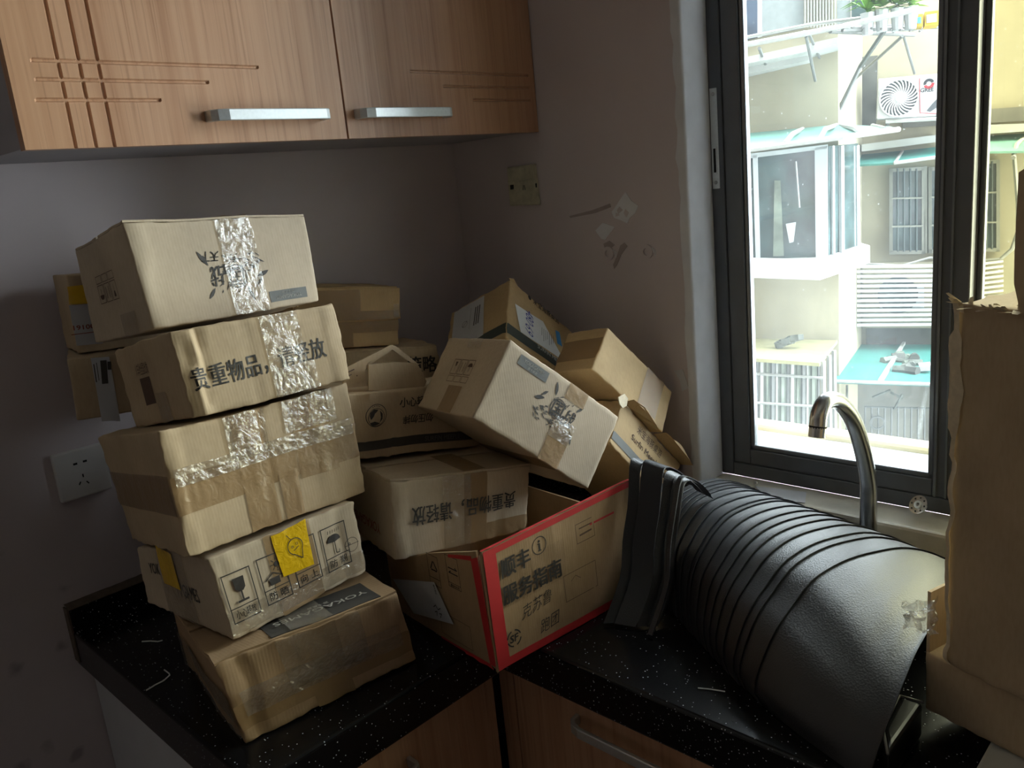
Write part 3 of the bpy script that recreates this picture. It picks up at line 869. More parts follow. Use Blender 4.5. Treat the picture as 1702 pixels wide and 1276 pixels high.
        if label: o['label'] = label
        return o
    def ink(s, f, ink, px=None, st=None, rot=0.0, mat='black_ink', off=0.0006, name='print', label=None, parent=None):
        a0, b0 = st if st else s.uv(f, px)
        W, H = s.dims(f); c, sn = math.cos(rot), math.sin(rot)
        vs = []
        for x, y in ink.v:
            X = x * c - y * sn; Y = x * sn + y * c
            vs.append(s.on(f, a0 + X / W, b0 + Y / H, off))
        o = MB().add(vs, ink.f).build(name, mat, parent or s.root, fix=False)
        if label: o['label'] = label
        return o
    def label_px(s, f, quad, mat='label_paper', off=0.0012, name='paper_label', label=None, n=8):
        """quad of photo pixels: TL, TR, BR, BL"""
        q = [s.uv(f, p) for p in quad]
        def P(a, b, o):
            x = [(q[3][i] + (q[2][i] - q[3][i]) * a) * (1 - b) + (q[0][i] + (q[1][i] - q[0][i]) * a) * b for i in (0, 1)]
            return s.on(f, x[0], x[1], o)
        vs, fs = strip_geo(P, 0, 1, 0, 1, n, n, off)
        o = MB().add(vs, fs).build(name, mat, s.root, smooth=True, fix=False)
        if label: o['label'] = label
        return o
    def flap(s, f, quad, th=0.003, name='flap', mat=None):
        """slab lying on face f between face coordinates quad"""
        vs = []; n = 8
        for o in (0.0, th):
            for j in range(n + 1):
                for i in range(n + 1):
                    a = quad[0] + (quad[1] - quad[0]) * i / n; b = quad[2] + (quad[3] - quad[2]) * j / n
                    vs.append(s.on(f, a, b, o))
        m1 = n + 1; K = m1 * m1; fs = []
        for j in range(n):
            for i in range(n):
                a = j * m1 + i
                fs += [(a, a + m1, a + m1 + 1, a + 1), (K + a, K + a + 1, K + a + m1 + 1, K + a + m1)]
        rim = [i for i in range(m1)] + [j * m1 + n for j in range(1, m1)] + [n * m1 + i for i in range(n - 1, -1, -1)] + [j * m1 for j in range(n - 1, 0, -1)]
        for a, b in zip(rim, rim[1:] + rim[:1]): fs.append((a, b, K + b, K + a))
        return MB().add(vs, fs).build(name, mat or s.mat, s.root, smooth=False)
    def top_flaps(s, gap=0.008):
        W, H = s.dims('T'); g = gap / 2 / H
        s.flap('T', (0.004, 0.996, 0.004, 0.5 - g)); s.flap('T', (0.004, 0.996, 0.5 + g, 0.996))

def banner(c, f, px, rot, w=0.066, h=0.017):
    c.ink(f, Ink().rect(-w / 2, -h / 2, w / 2, h / 2), px=px, rot=rot, mat='grey_ink', name='brand_bar', label='grey printed bar')
    c.ink(f, Ink().text('YOKAGAMES', w * 0.68, h * 0.34, 0, h * 0.14, 0.01).text('游卡桌游', w * 0.32, h * 0.26, 0, -h * 0.26, 0.01), px=px, rot=rot, mat='pale_ink', off=0.0009, name='brand_lettering')

def brush_logo(c, f, px, rot, k=1.0, mat='dark_ink'):
    """brush-lettered emblem: leaves around calligraphy, the line below ending in the characters for 'under heaven'"""
    i = Ink(); z = lambda *a: [v * k for v in a]
    for x, y, L, w, a in ((-.022, .034, .024, .007, -1.25), (-.047, .006, .022, .008, .35), (-.040, .017, .015, .006, .8), (.040, .026, .020, .006, .85), (.043, -.024, .026, .007, -1.0), (-.047, -.014, .015, .003, -.5)):
        i.leaf(x * k, y * k, L * k, w * k, a)
    i.ring(-.004 * k, .006 * k, .0155 * k, .0172 * k, 30, 0.4, 6.0)
    i.text('国', .024 * k, .026 * k, -.004 * k, .006 * k, 0.012, 0.1)
    i.text('战', .024 * k, .028 * k, .025 * k, .002 * k, 0.014, 0.25, 0.1)
    i.text('天下', .026 * k, .014 * k, .031 * k, -.026 * k, 0.012, 0.15, -0.05)
    rnd = random.Random(5)
    for _ in range(54):
        x, y = rnd.uniform(-.044, .014), rnd.uniform(-.026, .0)
        i.leaf(x * k, y * k, rnd.uniform(.005, .013) * k, rnd.uniform(.0015, .003) * k, rnd.uniform(-.9, .5))
    for _ in range(9):
        i.leaf(rnd.uniform(-.02, .035) * k, rnd.uniform(.012, .028) * k, rnd.uniform(.006, .014) * k, .002 * k, rnd.uniform(.3, 1.6))
    c.ink(f, i, px=px, rot=rot, mat=mat, name='brush_emblem', label='dark brush-lettered emblem with leaves')

def care_icons(c, f, px, rot, k=1.0, mat='brown_ink'):
    """three small framed handling marks in a row"""
    i = Ink()
    for q in (-1, 0, 1):
        x = q * .0195 * k
        i.frame(x - .0088 * k, -.004 * k, x + .0088 * k, .020 * k, .0009 * k)
        i.frame(x - .0088 * k, -.016 * k, x + .0088 * k, -.006 * k, .0008 * k)
    i.poly([(-.0225 * k, .016 * k), (-.0165 * k, .016 * k), (-.018 * k, .009 * k), (-.021 * k, .009 * k)]).rect(-.0198 * k, .001 * k, -.0192 * k, .009 * k)
    i.line([(-.004 * k, .001 * k), (-.004 * k, .015 * k)], .0012 * k).line([(.004 * k, .001 * k), (.004 * k, .015 * k)], .0012 * k)
    i.ring(.0195 * k, .009 * k, 0, .006 * k, 12, 0, math.pi).rect(.0190 * k, .001 * k, .0200 * k, .009 * k)
    c.ink(f, i, px=px, rot=rot, mat=mat, name='care_mark', label='row of three printed handling marks')

PI = math.pi
# ------------------------------------------------------------------ the leaning stack
S1 = Carton(HEX['S1'], 'cardboard_box', 'squashed tape-wrapped brown box at the very bottom of the leaning stack', 'kraft_brown', 0.0042, 1, creases=((.1, .05, .03, -.004), (.9, .03, .03, .003)), edge=0.003)
S1.top_flaps()
S1.tape('F', 0, 1, .16, .46); S1.tape('F', .40, .62, 0, 1, off=.0014); S1.tape('T', .40, .62, 0, .5, 'clear_tape', .0062); S1.tape('L', .2, 1, .2, .55)
S1.tape('F', .05, .95, .30, .60, 'clear_tape', .0022, 'stretch_film', wob=.004)
S1.tape('F', .30, .75, .35, 1.0, 'clear_tape', .003, 'stretch_film', wob=.005)
S1.tape('L', .0, 1, .05, .6, 'clear_tape', .002, 'stretch_film', wob=.004)
S1.flap('T', (.30, .90, .02, .30), .0036, 'brand_panel', 'dark_ink')
S1.ink('T', Ink().text('YOKAGAMES', .135, .013, 0, 0, .008).text('游卡桌游', .03, .007, -.0, -.013, .01), st=(.61, .14), rot=PI, mat='pale_ink', off=.0058, name='brand_lettering')

S2 = Carton(HEX['S2'], 'cardboard_box', 'box with a row of framed handling symbols and a yellow tape patch', 'kraft_pale', 0.003, 2, creases=((.12, -.02, .015, .003), (.86, .02, .02, -.003)), edge=0.003)
S2.tape('F', .34, .66, 0, 1, off=.0010); S2.tape('F', .0, 1, .05, .32, 'clear_tape', .0013)
def care_panel(c, px, icon, txt):
    i = Ink().frame(-.021, -.034, .021, .034, .0016).rect(-.021, -.0145, .021, -.0132)
    i.text(txt, .030, .012, 0, -.0235, .006)
    if icon == 'glass':
        i.poly([(-.007, .025), (.009, .025), (.008, .010), (.004, .006), (-.002, .006), (-.006, .010)]).rect(-.0002, -.006, .0022, .006).rect(-.007, -.009, .009, -.006)
    elif icon == 'sun':
        i.poly([(-.009, -.009), (.007, -.009), (.007, .001), (-.009, .001)]).line([(-.015, .000), (-.001, .008), (.013, .000)], .0016).ring(.008, .018, 0, .004, 12)
        for a in range(8): i.line([(.008 + .006 * math.cos(a * .785), .018 + .006 * math.sin(a * .785)), (.008 + .010 * math.cos(a * .785), .018 + .010 * math.sin(a * .785))], .0011)
    elif icon == 'umbrella':
        i.ring(-.001, .008, 0, .012, 14, .15, PI - .15).rect(-.0018, -.009, -.0004, .008).line([(-.0012, -.009), (.004, -.010), (.005, -.006)], .0013)
        for a in range(6): i.line([(-.010 + a * .004, .023), (-.009 + a * .004, .027)], .001)
    else:
        i.poly([(-.008, -.008), (-.005, -.008), (-.005, .012), (-.002, .012), (-.0065, .022), (-.011, .012), (-.008, .012)])
        i.poly([(.005, -.008), (.008, -.008), (.008, .012), (.011, .012), (.0065, .022), (.002, .012), (.005, .012)])
    c.ink('F', i, px=px, rot=.0, mat='black_ink', off=.0016, name='care_panel', label='framed handling symbol')
care_panel(S2, (400, 987), 'glass', '小心轻放'); care_panel(S2, (456, 958), 'sun', '防 晒'); care_panel(S2, (509, 930), 'up', '向 上'); care_panel(S2, (559, 908), 'umbrella', '防 潮')
S2.label_px('F', [(449, 891), (506, 862), (522, 936), (470, 957)], 'yellow_tape', .0026, 'yellow_tape', 'crumpled yellow tape patch')
S2.ink('F', Ink().ring(0, .004, .0112, .0124, 24, -.9, PI + .9).line([(-.008, -.004), (0, -.018), (.008, -.004)], .0012).line([(0, .016), (-.002, .026)], .001).ring(-.004, .006, .0012, .002, 8).ring(.004, .006, .0012, .002, 8).line([(-.005, 0), (.004, .001)], .0009), px=(492, 909), rot=.35, mat='black_ink', off=.0036, name='pen_doodle', label='pen doodle of a pointed face on the tape')
S2.ink('F', Ink().ring(0, 0, .0105, .0113, 24).line([(-.010, .002), (.012, -.002)], .0008).ring(-.003, .003, .001, .002, 8), px=(584, 905), rot=.2, mat='black_ink', off=.0018, name='pen_doodle')
S2.label_px('L', [(256, 903), (285, 921), (304, 981), (276, 968)], 'yellow_tape', .0026, 'yellow_tape', 'yellow tape strip over the end')
S2.ink('L', Ink().text('YOK', .04, .018, 0, 0, .01), px=(256, 944), mat='dark_ink', name='brand_lettering')
S2.ink('L', Ink().text('GAMES', .05, .02, 0, 0, .01), px=(318, 986), mat='dark_ink', name='brand_lettering')
S2.ink('L', Ink().line([(-.02, -.01), (-.016, .012), (-.008, -.008), (-.002, .014), (.004, -.010), (.012, .012), (.018, -.012)], .0014), px=(306, 985), mat='dark_ink', off=.0008, name='pen_scribble')
S2.tape('L', .30, .66, 0, 1, 'clear_tape', .0016)

S3 = Carton(HEX['S3'], 'cardboard_box', 'tallest box of the leaning stack, crossed by brown tape and without print', 'kraft', 0.003, 3, creases=((.47, .02, .012, -.003), (.78, -.04, .012, .002), (.04, .0, .015, .003)), edge=0.003)
S3.tape('F', 0, 1, .34, .64); S3.tape('F', .33, .49, 0, 1, off=.0013); S3.tape('F', .64, .86, .30, 1, off=.0016); S3.tape('L', 0, 1, .34, .66)
S3.tape('F', .30, .50, .62, 1, 'clear_tape', .0022, 'glossy_tape', wob=.0012); S3.tape('F', .02, .98, .56, .70, 'clear_tape', .0025, 'glossy_tape', wob=.002)
S3.tape('F', .60, .90, .72, 1, 'clear_tape', .0022, 'glossy_tape', wob=.001)
S3.tape('F', .52, .62, .0, .40, 'brown_tape', .0018)

S4 = Carton(HEX['S4'], 'cardboard_box', 'box lettered upright with a line of large Chinese characters, fourth up the leaning stack', 'kraft', 0.0028, 4, creases=((.08, .03, .022, .006), (.13, .03, .012, -.004), (.40, .02, .02, -.002), (.93, 0, .02, .003)), edge=0.0035)
S4.ink('F', Ink().text('贵重物品，请轻放', .206, .031, 0, 0, .012), px=(434, 603), rot=.03, mat='dark_ink', name='large_lettering', label='large dark Chinese lettering')
S4.tape('F', .50, .74, 0, 1, 'clear_tape', .0016, 'glossy_tape', wob=.0016)
S4.tape('F', .53, .78, 0, .34, 'clear_tape', .0024, 'glossy_tape', wob=.0012)
S4.ink('L', Ink().text('火车驰全国出发', .050, .017, 0, 0, .004), px=(236, 613), mat='brown_ink', name='small_lettering')
S4.ink('L', Ink().rect(-.020, -.019, .020, .019), px=(247, 649), mat='brown_ink', name='dark_square', label='dark brown printed square')
S4.tape('L', .55, .72, 0, .36, 'clear_tape', .0016)
S4.tape('T', .3, .6, 0, 1, off=.0012)

S5 = Carton(HEX['S5'], 'cardboard_box', 'pale box topping the leaning stack, its brush emblem upside down under shiny tape', 'kraft_pale', 0.0020, 5, creases=((.05, .02, .02, .002),))
brush_logo(S5, 'F', (389, 452), PI, 1.0); banner(S5, 'F', (480, 489), PI)
S5.tape('F', .455, .655, .80, 1, 'clear_tape', .0012, 'packing_tape'); S5.tape('F', .46, .665, .0, .90, 'clear_tape', .0018, 'glossy_tape', wob=.0010)
care_icons(S5, 'L', (177, 475), PI, 1.15); S5.top_flaps(); S5.tape('L', .55, .80, 0, .22, 'clear_tape', .0014)
S5.tape('T', .455, .655, 0, 1, off=.0045)

L2 = Carton(HEX['L2'], 'cardboard_box', 'brown box with a white shipping label folded over its top edge, low behind the stack', 'kraft', 0.002, 6)
L2.label_px('F', [(150, 595), (181, 592), (202, 699), (171, 699)], 'label_paper_grey', name='shipping_label', label='wrinkled white shipping label')
L2.ink('F', Ink().line([(0, -.016), (.002, .016)], .009).line([(.009, .004), (.010, .014)], .005).line([(-.012, -.014), (-.012, .014)], .0015).line([(-.008, -.012), (-.008, .016)], .001), px=(172, 618), mat='dark_ink', off=.0018, name='label_print')
L1 = Carton(HEX['L1'], 'cardboard_box', 'small box with a band of yellow tape above a white label, behind the topmost box', 'kraft', 0.0015, 7)
L1.label_px('F', [(111, 476), (160, 470), (168, 502), (114, 506)], 'yellow_tape', name='yellow_tape')
L1.label_px('F', [(113, 508), (165, 502), (170, 570), (126, 575)], 'label_paper_grey', .0014, 'paper_label')
L1.ink('F', Ink().text('00161', .030, .007, 0, 0, .02).rect(-.02, .009, .02, .0102), px=(138, 543), rot=PI, mat='red_brown_ink', off=.002, name='label_print')

# ------------------------------------------------------------------ boxes behind, towards the corner
M2 = Carton(HEX['M2'], 'cardboard_box', 'tall brown box against the back wall carrying the small lidded box', 'kraft', 0.004, 8, edge=.004)
M2.ink('F', Ink().text('策略', .07, .036, 0, .01, .02), px=(703, 612), mat='black_ink', name='large_lettering')
M2.top_flaps()
M1 = Carton(HEX['M1'], 'cardboard_box', 'small lidded box with brown tape, standing high by the back wall', 'kraft_warm', 0.0016, 9)
M1.flap('F', (-.004, 1.012, .46, 1.0), .004, 'lid_skirt'); M1.top_flaps()
M1.tape('F', -.0, .62, .47, .98, off=.0052); M1.tape('F', .0, 1, .47, .62, off=.0056); M1.tape('F', .1, .55, .02, .44); M1.tape('F', .0, 1, .25, .44, 'brown_tape', .0012)
M1.tape('F', .94, 1.0, .50, .72, 'clear_tape', .0066, 'tape_end')

M4 = Carton(HEX['M4'], 'cardboard_box', 'pale box with upside-down Chinese lettering sitting on the red-edged open box', 'kraft_pale', 0.0026, 10, creases=((.06, .0, .02, .003), (.78, .03, .012, -.003)), edge=.003)
M4.ink('F', Ink().text('贵重物品，请轻放', .190, .030, 0, 0, .012), px=(773, 842), rot=PI, mat='dark_ink', off=.0024, name='large_lettering', label='large upside-down Chinese lettering')
M4.tape('F', .50, .67, 0, 1); M4.tape('T', .50, .67, 0, .6, off=.0042); M4.top_flaps()
M4.tape('F', .67, 1, .0, .25, 'brown_tape', .0012); M4.tape('F', .35, .55, .0, 1, 'clear_tape', .0014)
M4.ink('L', Ink().text('YOKAGAMES', .12, .016, 0, 0, .008), st=(.45, .28), rot=PI, mat='red_brown_ink', name='brand_lettering')

M5 = Carton(HEX['M5'], 'cardboard_box', 'open-flapped box with a round emblem and a dark stripe along its foot', 'kraft', 0.003, 11, creases=((.16, .05, .012, .004), (.36, .03, .012, -.004), (.07, .05, .014, -.003)), edge=.003)
i = Ink().ring(0, 0, .0185, .0196, 30).ring(0, -.003, .0148, .0156, 30)
i.poly([(-.012, .006), (-.004, .011), (.004, .010), (.001, .006), (-.002, .004), (-.004, -.001), (-.010, -.006), (-.013, 0)])
i.poly([(.007, .008), (.012, .002), (.012, -.007), (.007, -.013), (.009, -.004)]).poly([(-.012, -.011), (-.002, -.010), (.008, -.014), (0, -.017), (-.008, -.0165)])
for a in range(5): i.ring(-.006 + a * .003, .0165 - .0004 * (a - 2) ** 2, 0, .0009, 6)
M5.ink('F', i, px=(625, 690), mat='black_ink', name='round_emblem', label='round printed emblem')
M5.ink('F', Ink().text('小心轻放', .062, .017, 0, 0, .012), px=(692, 668), mat='black_ink', name='small_lettering')
M5.ink('F', Ink().text('勿压勿摔', .058, .015, 0, 0, .012), px=(695, 697), rot=PI, mat='black_ink', name='small_lettering')
M5.tape('F', 0, 1, .13, .27, 'dark_ink', .0008, 'dark_stripe', 'dark printed stripe', 0)
M5.ink('F', Ink().text('SURFIN MEEPLE', .07, .008, 0, 0, .01), st=(.70, .20), mat='grey_ink', off=.0014, name='stripe_lettering')
nF = M5.nF
pf = M5.raw(.5, 0, 1)
def px_panel(car, px, back, th=0.003, name='flap', mat='kraft', lean=0.0, ref=None, axis=None):
    """cardboard panel: photo outline on the plane of the box front set back by `back`"""
    n = axis or car.nF; p0 = (ref or car.raw(.5, 0, 1)) - n * back
    return MB().prism([onplane(p, p0, n) for p in px], -n * th).build(name, mat, car.root)
px_panel(M5, [(613, 606), (655, 602), (692, 603), (701, 616), (709, 634), (704, 646), (660, 647), (613, 649)], .012)
px_panel(M5, [(652, 573), (658, 575), (697, 606), (690, 607), (652, 581), (616, 606), (609, 606)], .034, mat='kraft')
px_panel(M5, [(576, 611), (650, 573), (651, 577), (612, 603), (608, 607), (607, 631), (570, 643)], .028, mat='kraft')
px_panel(M5, [(570, 632), (612, 612), (700, 612), (700, 650), (570, 655)], .060, mat='kraft')
M5.ink('F', Ink().line([(-.010, .004), (.010, .005)], .0016).line([(-.009, -.002), (.003, -.001)], .0014).ring(.010, -.006, 0, .0012, 8), px=(594, 624), rot=.25, mat='brown_ink', off=-.022, name='flap_print')

# ------------------------------------------------------------------ open red-edged box
SFh = HEX['SF']
SF = Carton(SFh, 'cardboard_box', 'open red-edged courier box with black lettering jutting over the worktop corner', 'kraft_brown', 0.0008, 12, body=False)
def wall_panel(name, fn, n=14, mat='kraft_brown'):
    """fn(t, e) -> list of 2 (u, v, w_top) for outer/inner sheet"""
    vs = []; fs = []
    for k in range(n + 1):
        (u0, v0, w0), (u1, v1, w1) = fn(k / n)
        vs += [SF.P3(u0, v0, 0), SF.P3(u0, v0, w0), SF.P3(u1, v1, w1), SF.P3(u1, v1, 0)]
    for k in range(n):
        a = k * 4; b = a + 4
        for q in range(4): fs.append((a + q, a + (q + 1) % 4, b + (q + 1) % 4, b + q))
    fs += [(3, 2, 1, 0), (n * 4, n * 4 + 1, n * 4 + 2, n * 4 + 3)]
    return MB().add(vs, fs).build(name, mat, SF.root)
def interp(x, tab):
    for (a, b), (c, d) in zip(tab[:-1], tab[1:]):
        if x <= c: return b + (d - b) * (x - a) / (c - a)
    return tab[-1][1]
HL = ((0, 1), (.06, .985), (.12, .95), (.5, .77), (.7, .64), (1, .55))
wall_panel('front_panel', lambda t: ((t, 0, 1), (t, .016, 1)))
wall_panel('side_panel', lambda t: ((.0, .05 + t * .95, interp(.05 + t * .95, HL)), (.012, .05 + t * .95, interp(.05 + t * .95, HL))))
wall_panel('back_panel', lambda t: ((t, 1, .52), (t, .984, .52)))
wall_panel('side_panel', lambda t: ((1, .02 + t * .98, .66), (.988, .02 + t * .98, .66)))
for k, q in enumerate((.022, .036)):        # cardboard layers showing in the split corner
    wall_panel('corner_flap', lambda t, q=q: ((.004 + t * .03, q, .97 - .02 * k), (.004 + t * .03, q + .006, .97 - .02 * k)), 4, 'kraft')
MB().add([SF.raw(u, v, w_) for w_ in (0, .02) for u, v in ((.01, .01), (.99, .01), (.99, .99), (.01, .99))], [(0, 1, 2, 3), (7, 6, 5, 4), (0, 4, 5, 1), (1, 5, 6, 2), (2, 6, 7, 3), (3, 7, 4, 0)]).build('bottom_panel', 'kraft_brown', SF.root)
SF.tape('F', 0, .075, 0, 1, 'red_ink', .0014, 'red_border', 'red printed border', 0)
SF.tape('F', .07, 1, .945, 1, 'red_ink', .0014, 'red_border', wob=0); SF.tape('F', .07, 1, 0, .07, 'red_ink', .0014, 'red_border', wob=0)
MB().add(*strip_geo(lambda a, b, o: SF.P3(a, b * .017, 1) + Vector((0, 0, .0008)), .0, 1, 0, 1, 30, 1, 0)).build('red_rim', 'red_ink', SF.root, fix=False)
SF.label_px('L', [(782, 929), (793, 926), (826, 1108), (816, 1104)], 'red_ink', .0008, 'red_border')
SF.label_px('L', [(745, 921), (783, 924), (784, 932), (745, 926)], 'red_ink', .0009, 'red_border')
SF.label_px('L', [(735, 1056), (815, 1102), (822, 1112), (735, 1062)], 'red_ink', .0008, 'red_border')
SF.ink('F', Ink().text('顺丰', .056, .030, 0, 0, .026), px=(856, 934), mat='black_ink', off=.0016, name='large_lettering', label='bold black Chinese lettering')
SF.ink('F', Ink().text('服务指南', .116, .030, 0, 0, .026), px=(885, 965), mat='black_ink', off=.0016, name='large_lettering', label='bold black Chinese lettering')
SF.ink('F', Ink().ring(0, 0, .0128, .0142, 32).ring(0, .0065, 0, .0022, 12).rect(-.0018, -.008, .0018, .003).rect(-.0034, -.009, .0034, -.0075).rect(-.0034, .002, .001, .0035), px=(896, 906), mat='black_ink', name='info_mark')
SF.ink('F', Ink().ring(0, 0, .0115, .0138, 12, .25, 1.35).ring(0, 0, .0115, .0138, 12, 1.85, 2.95).ring(0, 0, .0115, .0138, 12, 3.4, 4.5).ring(0, 0, .0115, .0138, 12, 5.0, 6.05).text('SF', .015, .0115, 0, 0, .03, .15), px=(854, 1060), mat='black_ink', off=.0016, name='round_logo', label='round logo with the letters SF')
SF.ink('F', Ink().text('克苏鲁', .060, .022, 0, 0, -.004, .35, .12), px=(893, 1002), rot=.0, mat='black_ink', name='handwriting', label='pen handwriting')
SF.ink('F', Ink().text('跑团', .038, .022, 0, 0, -.004, .3, .1), px=(914, 1032), mat='black_ink', name='handwriting')
rl = Ink()
for k in range(46): rl.line([(-.066 + k * .003, -.032), (-.062 + k * .003, .030)], .00035)
SF.ink('F', rl, px=(880, 955), mat='brown_ink', off=.0004, name='hatch_print')
SF.ink('F', Ink().frame(-.020, -.016, .020, .016, .0010).rect(-.013, .006, .016, .008).line([(-.012, -.004), (.013, -.003)], .003), px=(972, 881), mat='brown_ink', name='form_print')
SF.ink('F', Ink().rect(-.028, -.0016, .028, .0016), px=(1000, 861), rot=.0, mat='red_ink', name='red_line')
SF.ink('F', Ink().frame(-.035, -.022, .035, .022, .0009).line([(-.02, .008), (-.01, .014), (0, .006)], .0008), px=(965, 965), mat='brown_ink', name='form_print')
i = Ink().frame(-.016, -.026, .014, .026, .0008).rect(-.016, -.014, .014, -.0132)
for a in range(3):
    b_ = a * 2 * PI / 3 + PI / 2; c_ = b_ + 2 * PI / 3
    p, q = (.011 * math.cos(b_), .011 * math.sin(b_) + .006), (.011 * math.cos(c_), .011 * math.sin(c_) + .006)
    i.line([(p[0] + (q[0] - p[0]) * .12, p[1] + (q[1] - p[1]) * .12), (p[0] + (q[0] - p[0]) * .88, p[1] + (q[1] - p[1]) * .88)], .0022)
SF.ink('L', i, px=(722, 948), mat='black_ink', name='recycling_mark')
i = Ink().frame(-.016, -.026, .016, .026, .0008).rect(-.016, -.019, .016, -.0182).text('重复使用', .022, .004, 0, -.0225, .01)
for y, sg in ((.006, 1), (-.002, -1)):
    i.line([(-.011, y), (.011, y)], .0018); i.line([(.011 * sg, y), (.006 * sg, y + .003)], .0016)
SF.ink('L', i, px=(753, 952), mat='black_ink', name='arrow_mark')
SF.label_px('L', [(655, 961), (724, 966), (757, 1036), (690, 1018)], 'label_paper_grey', .003, 'shipping_label', 'white shipping label half peeled')
SF.ink('L', Ink().line([(-.010, .004), (-.004, .009), (.002, .003), (.009, .008)], .0014).line([(-.008, -.004), (-.002, -.001), (-.004, -.009)], .0014).line([(.004, -.003), (.010, -.001), (.006, -.009)], .0014), px=(731, 1014), mat='black_ink', off=.0036, name='pen_scribble')
SF.ink('L', Ink().text('顺丰速运', .016, .0045, 0, 0, .01, 0, -1.3), px=(726, 978), mat='dark_ink', off=.0036, name='label_print')
SF.ink('L', Ink().frame(-.05, -.02, .030, .02, .0008), px=(765, 1050), mat='brown_ink', name='form_print')

# ------------------------------------------------------------------ tilted boxes by the right wall
T1 = Carton(HEX['T1'], 'cardboard_box', 'pale box tipped on its edge with a grey brand bar and upright brush emblem', 'kraft_pale', 0.0016, 13)
banner(T1, 'F', (886, 612), 0); brush_logo(T1, 'F', (926, 687), 0, 1.0)
T1.tape('F', .53, .70, 0, .46); T1.tape('F', .53, .70, .80, 1); T1.tape('F', .525, .705, .30, .56, 'clear_tape', .0016, 'glossy_tape', wob=.001)
care_icons(T1, 'L', (765, 618), 0, 1.15); T1.tape('L', .38, .62, 0, .35); T1.tape('D', .53, .70, 0, 1)
T1.tape('L', .4, .62, .86, 1, 'clear_tape', .0012)

T2 = Carton(HEX['T2'], 'cardboard_box', 'tipped box with a white label handwritten in blue, highest by the room corner', 'kraft_warm', 0.002, 14, edge=.003)
T2.label_px('F', [(855, 505), (902, 534), (937, 602), (865, 552)], 'label_paper', .0014, 'shipping_label', 'white shipping label')
T2.label_px('F', [(922, 549), (929, 553), (933, 577), (925, 572)], 'blue_ink', .002, 'blue_mark')
T2.ink('F', Ink().text('480·69', .056, .025, 0, 0, -.006, .3, -PI / 2), px=(879, 537), rot=.0, mat='blue_pen', off=.0021, name='blue_handwriting', label='blue pen number')
i = Ink()
for r in range(7): i.line([(-.016, .018 - r * .006), (.010 + .006 * ((r * 7) % 3 - 1), .018 - r * .006)], .0012)
T2.ink('F', i, px=(909, 562), rot=-PI / 2, mat='grey_ink', off=.002, name='label_print')
T2.tape('F', 0, 1, .08, .24, 'stripe_ink', .0009, 'dark_stripe', 'dark green-grey printed stripe', 0)
T2.ink('F', Ink().text('SURFIN MEEPLE', .085, .009, 0, 0, .012), px=(915, 592), mat='pale_ink', off=.0015, name='stripe_lettering')
T2.ink('F', Ink().text('米宝海豚桌游', .088, .013, 0, 0, .012).ring(-.055, 0, .0, .005, 14), px=(908, 518), mat='black_ink', name='small_lettering')
T2.tape('L', 0, 1, .08, .24, 'stripe_ink', .0009, 'dark_stripe', wob=0)
T2.label_px('L', [(756, 520), (806, 492), (803, 557), (749, 590)], 'label_paper_grey', .0016, 'paper_label', 'printed paper label')
i = Ink()
for r in range(3): i.line([(.012 + r * .006, -.024), (.013 + r * .006, .022)], .0028)
i.ring(-.016, -.008, .007, .0078, 16).line([(-.022, -.014), (-.010, -.002)], .001).rect(-.002, -.028, -.0014, .028)
T2.ink('L', i, px=(783, 530), mat='dark_ink', off=.0022, name='label_print')
px_panel(T2, [(846, 462), (854, 463), (862, 478), (886, 520), (880, 515), (858, 482)], -.0015, .001, 'torn_edge', 'kraft_warm')

T4 = Carton(HEX['T4'], 'cardboard_box', 'tipped box with torn open flaps and a lighter two-language name, against the window wall', 'kraft_warm', 0.002, 16, edge=.004)
T4.ink('F', Ink().text('米宝海豚桌游', .100, .018, 0, 0, .004), px=(1080, 734), mat='brown_ink', name='name_lettering')
T4.ink('F', Ink().text('Surfin Meeple', .112, .016, 0, 0, .006), px=(1072, 751), mat='brown_ink', name='name_lettering')
T4.ink('F', Ink().ring(0, 0, .006, .009, 14, .6, 5.4).leaf(.001, .010, .012, .005, .4).leaf(-.004, -.004, .010, .005, 1.2), px=(1087, 776), mat='black_ink', name='round_emblem')
T4.tape('F', 0, 1, .12, .30, 'grey_ink', .0009, 'grey_stripe', 'grey printed stripe', 0)
T4.ink('F', Ink().text('48', .012, .010, 0, 0, .012), px=(1051, 766), mat='pale_ink', off=.0015, name='stripe_lettering')
def up_flap(car, u0, u1, h, back, th=.003, mat='kraft_warm', n=8, jag=.004):
    """flap hinged on the front top edge, standing open"""
    up = (car.h[1] - car.h[0]).normalized(); bk = (car.h[2] - car.h[0]).normalized()
    a = []; b_ = []
    for k in range(n + 1):
        u = u0 + (u1 - u0) * k / n; p = car.raw(u, 0, 1) - bk * .001
        e = jag * noise.noise(Vector((u * 31, car.seed.x, 0)))
        tip = p + up * (h * math.sin(PI * min(1, (k + .8) / n * .9)) + e) + bk * back
        a.append(p); b_.append(tip)
    return MB().prism(a + b_[::-1], bk * th).build('flap', mat, car.root)
up_flap(T4, .02, .44, .012, -.018, -.002); up_flap(T4, .50, 1.0, .010, -.026, -.002)
px_panel(T4, [(1028, 660), (1038, 654), (1044, 662), (1042, 674), (1035, 678), (1030, 671)], -.009, .002, 'torn_corner', 'corrugated_edge')

T3 = Carton(HEX['T3'], 'cardboard_box', 'plain yellowish box with glinting tape marks, tipped against the wall near the window', 'kraft_warm', 0.0016, 15)
T3.tape('F', .60, .86, 0, 1, 'matte_tape', .0009); T3.tape('L', .0, 1, .25, .75, 'matte_tape')
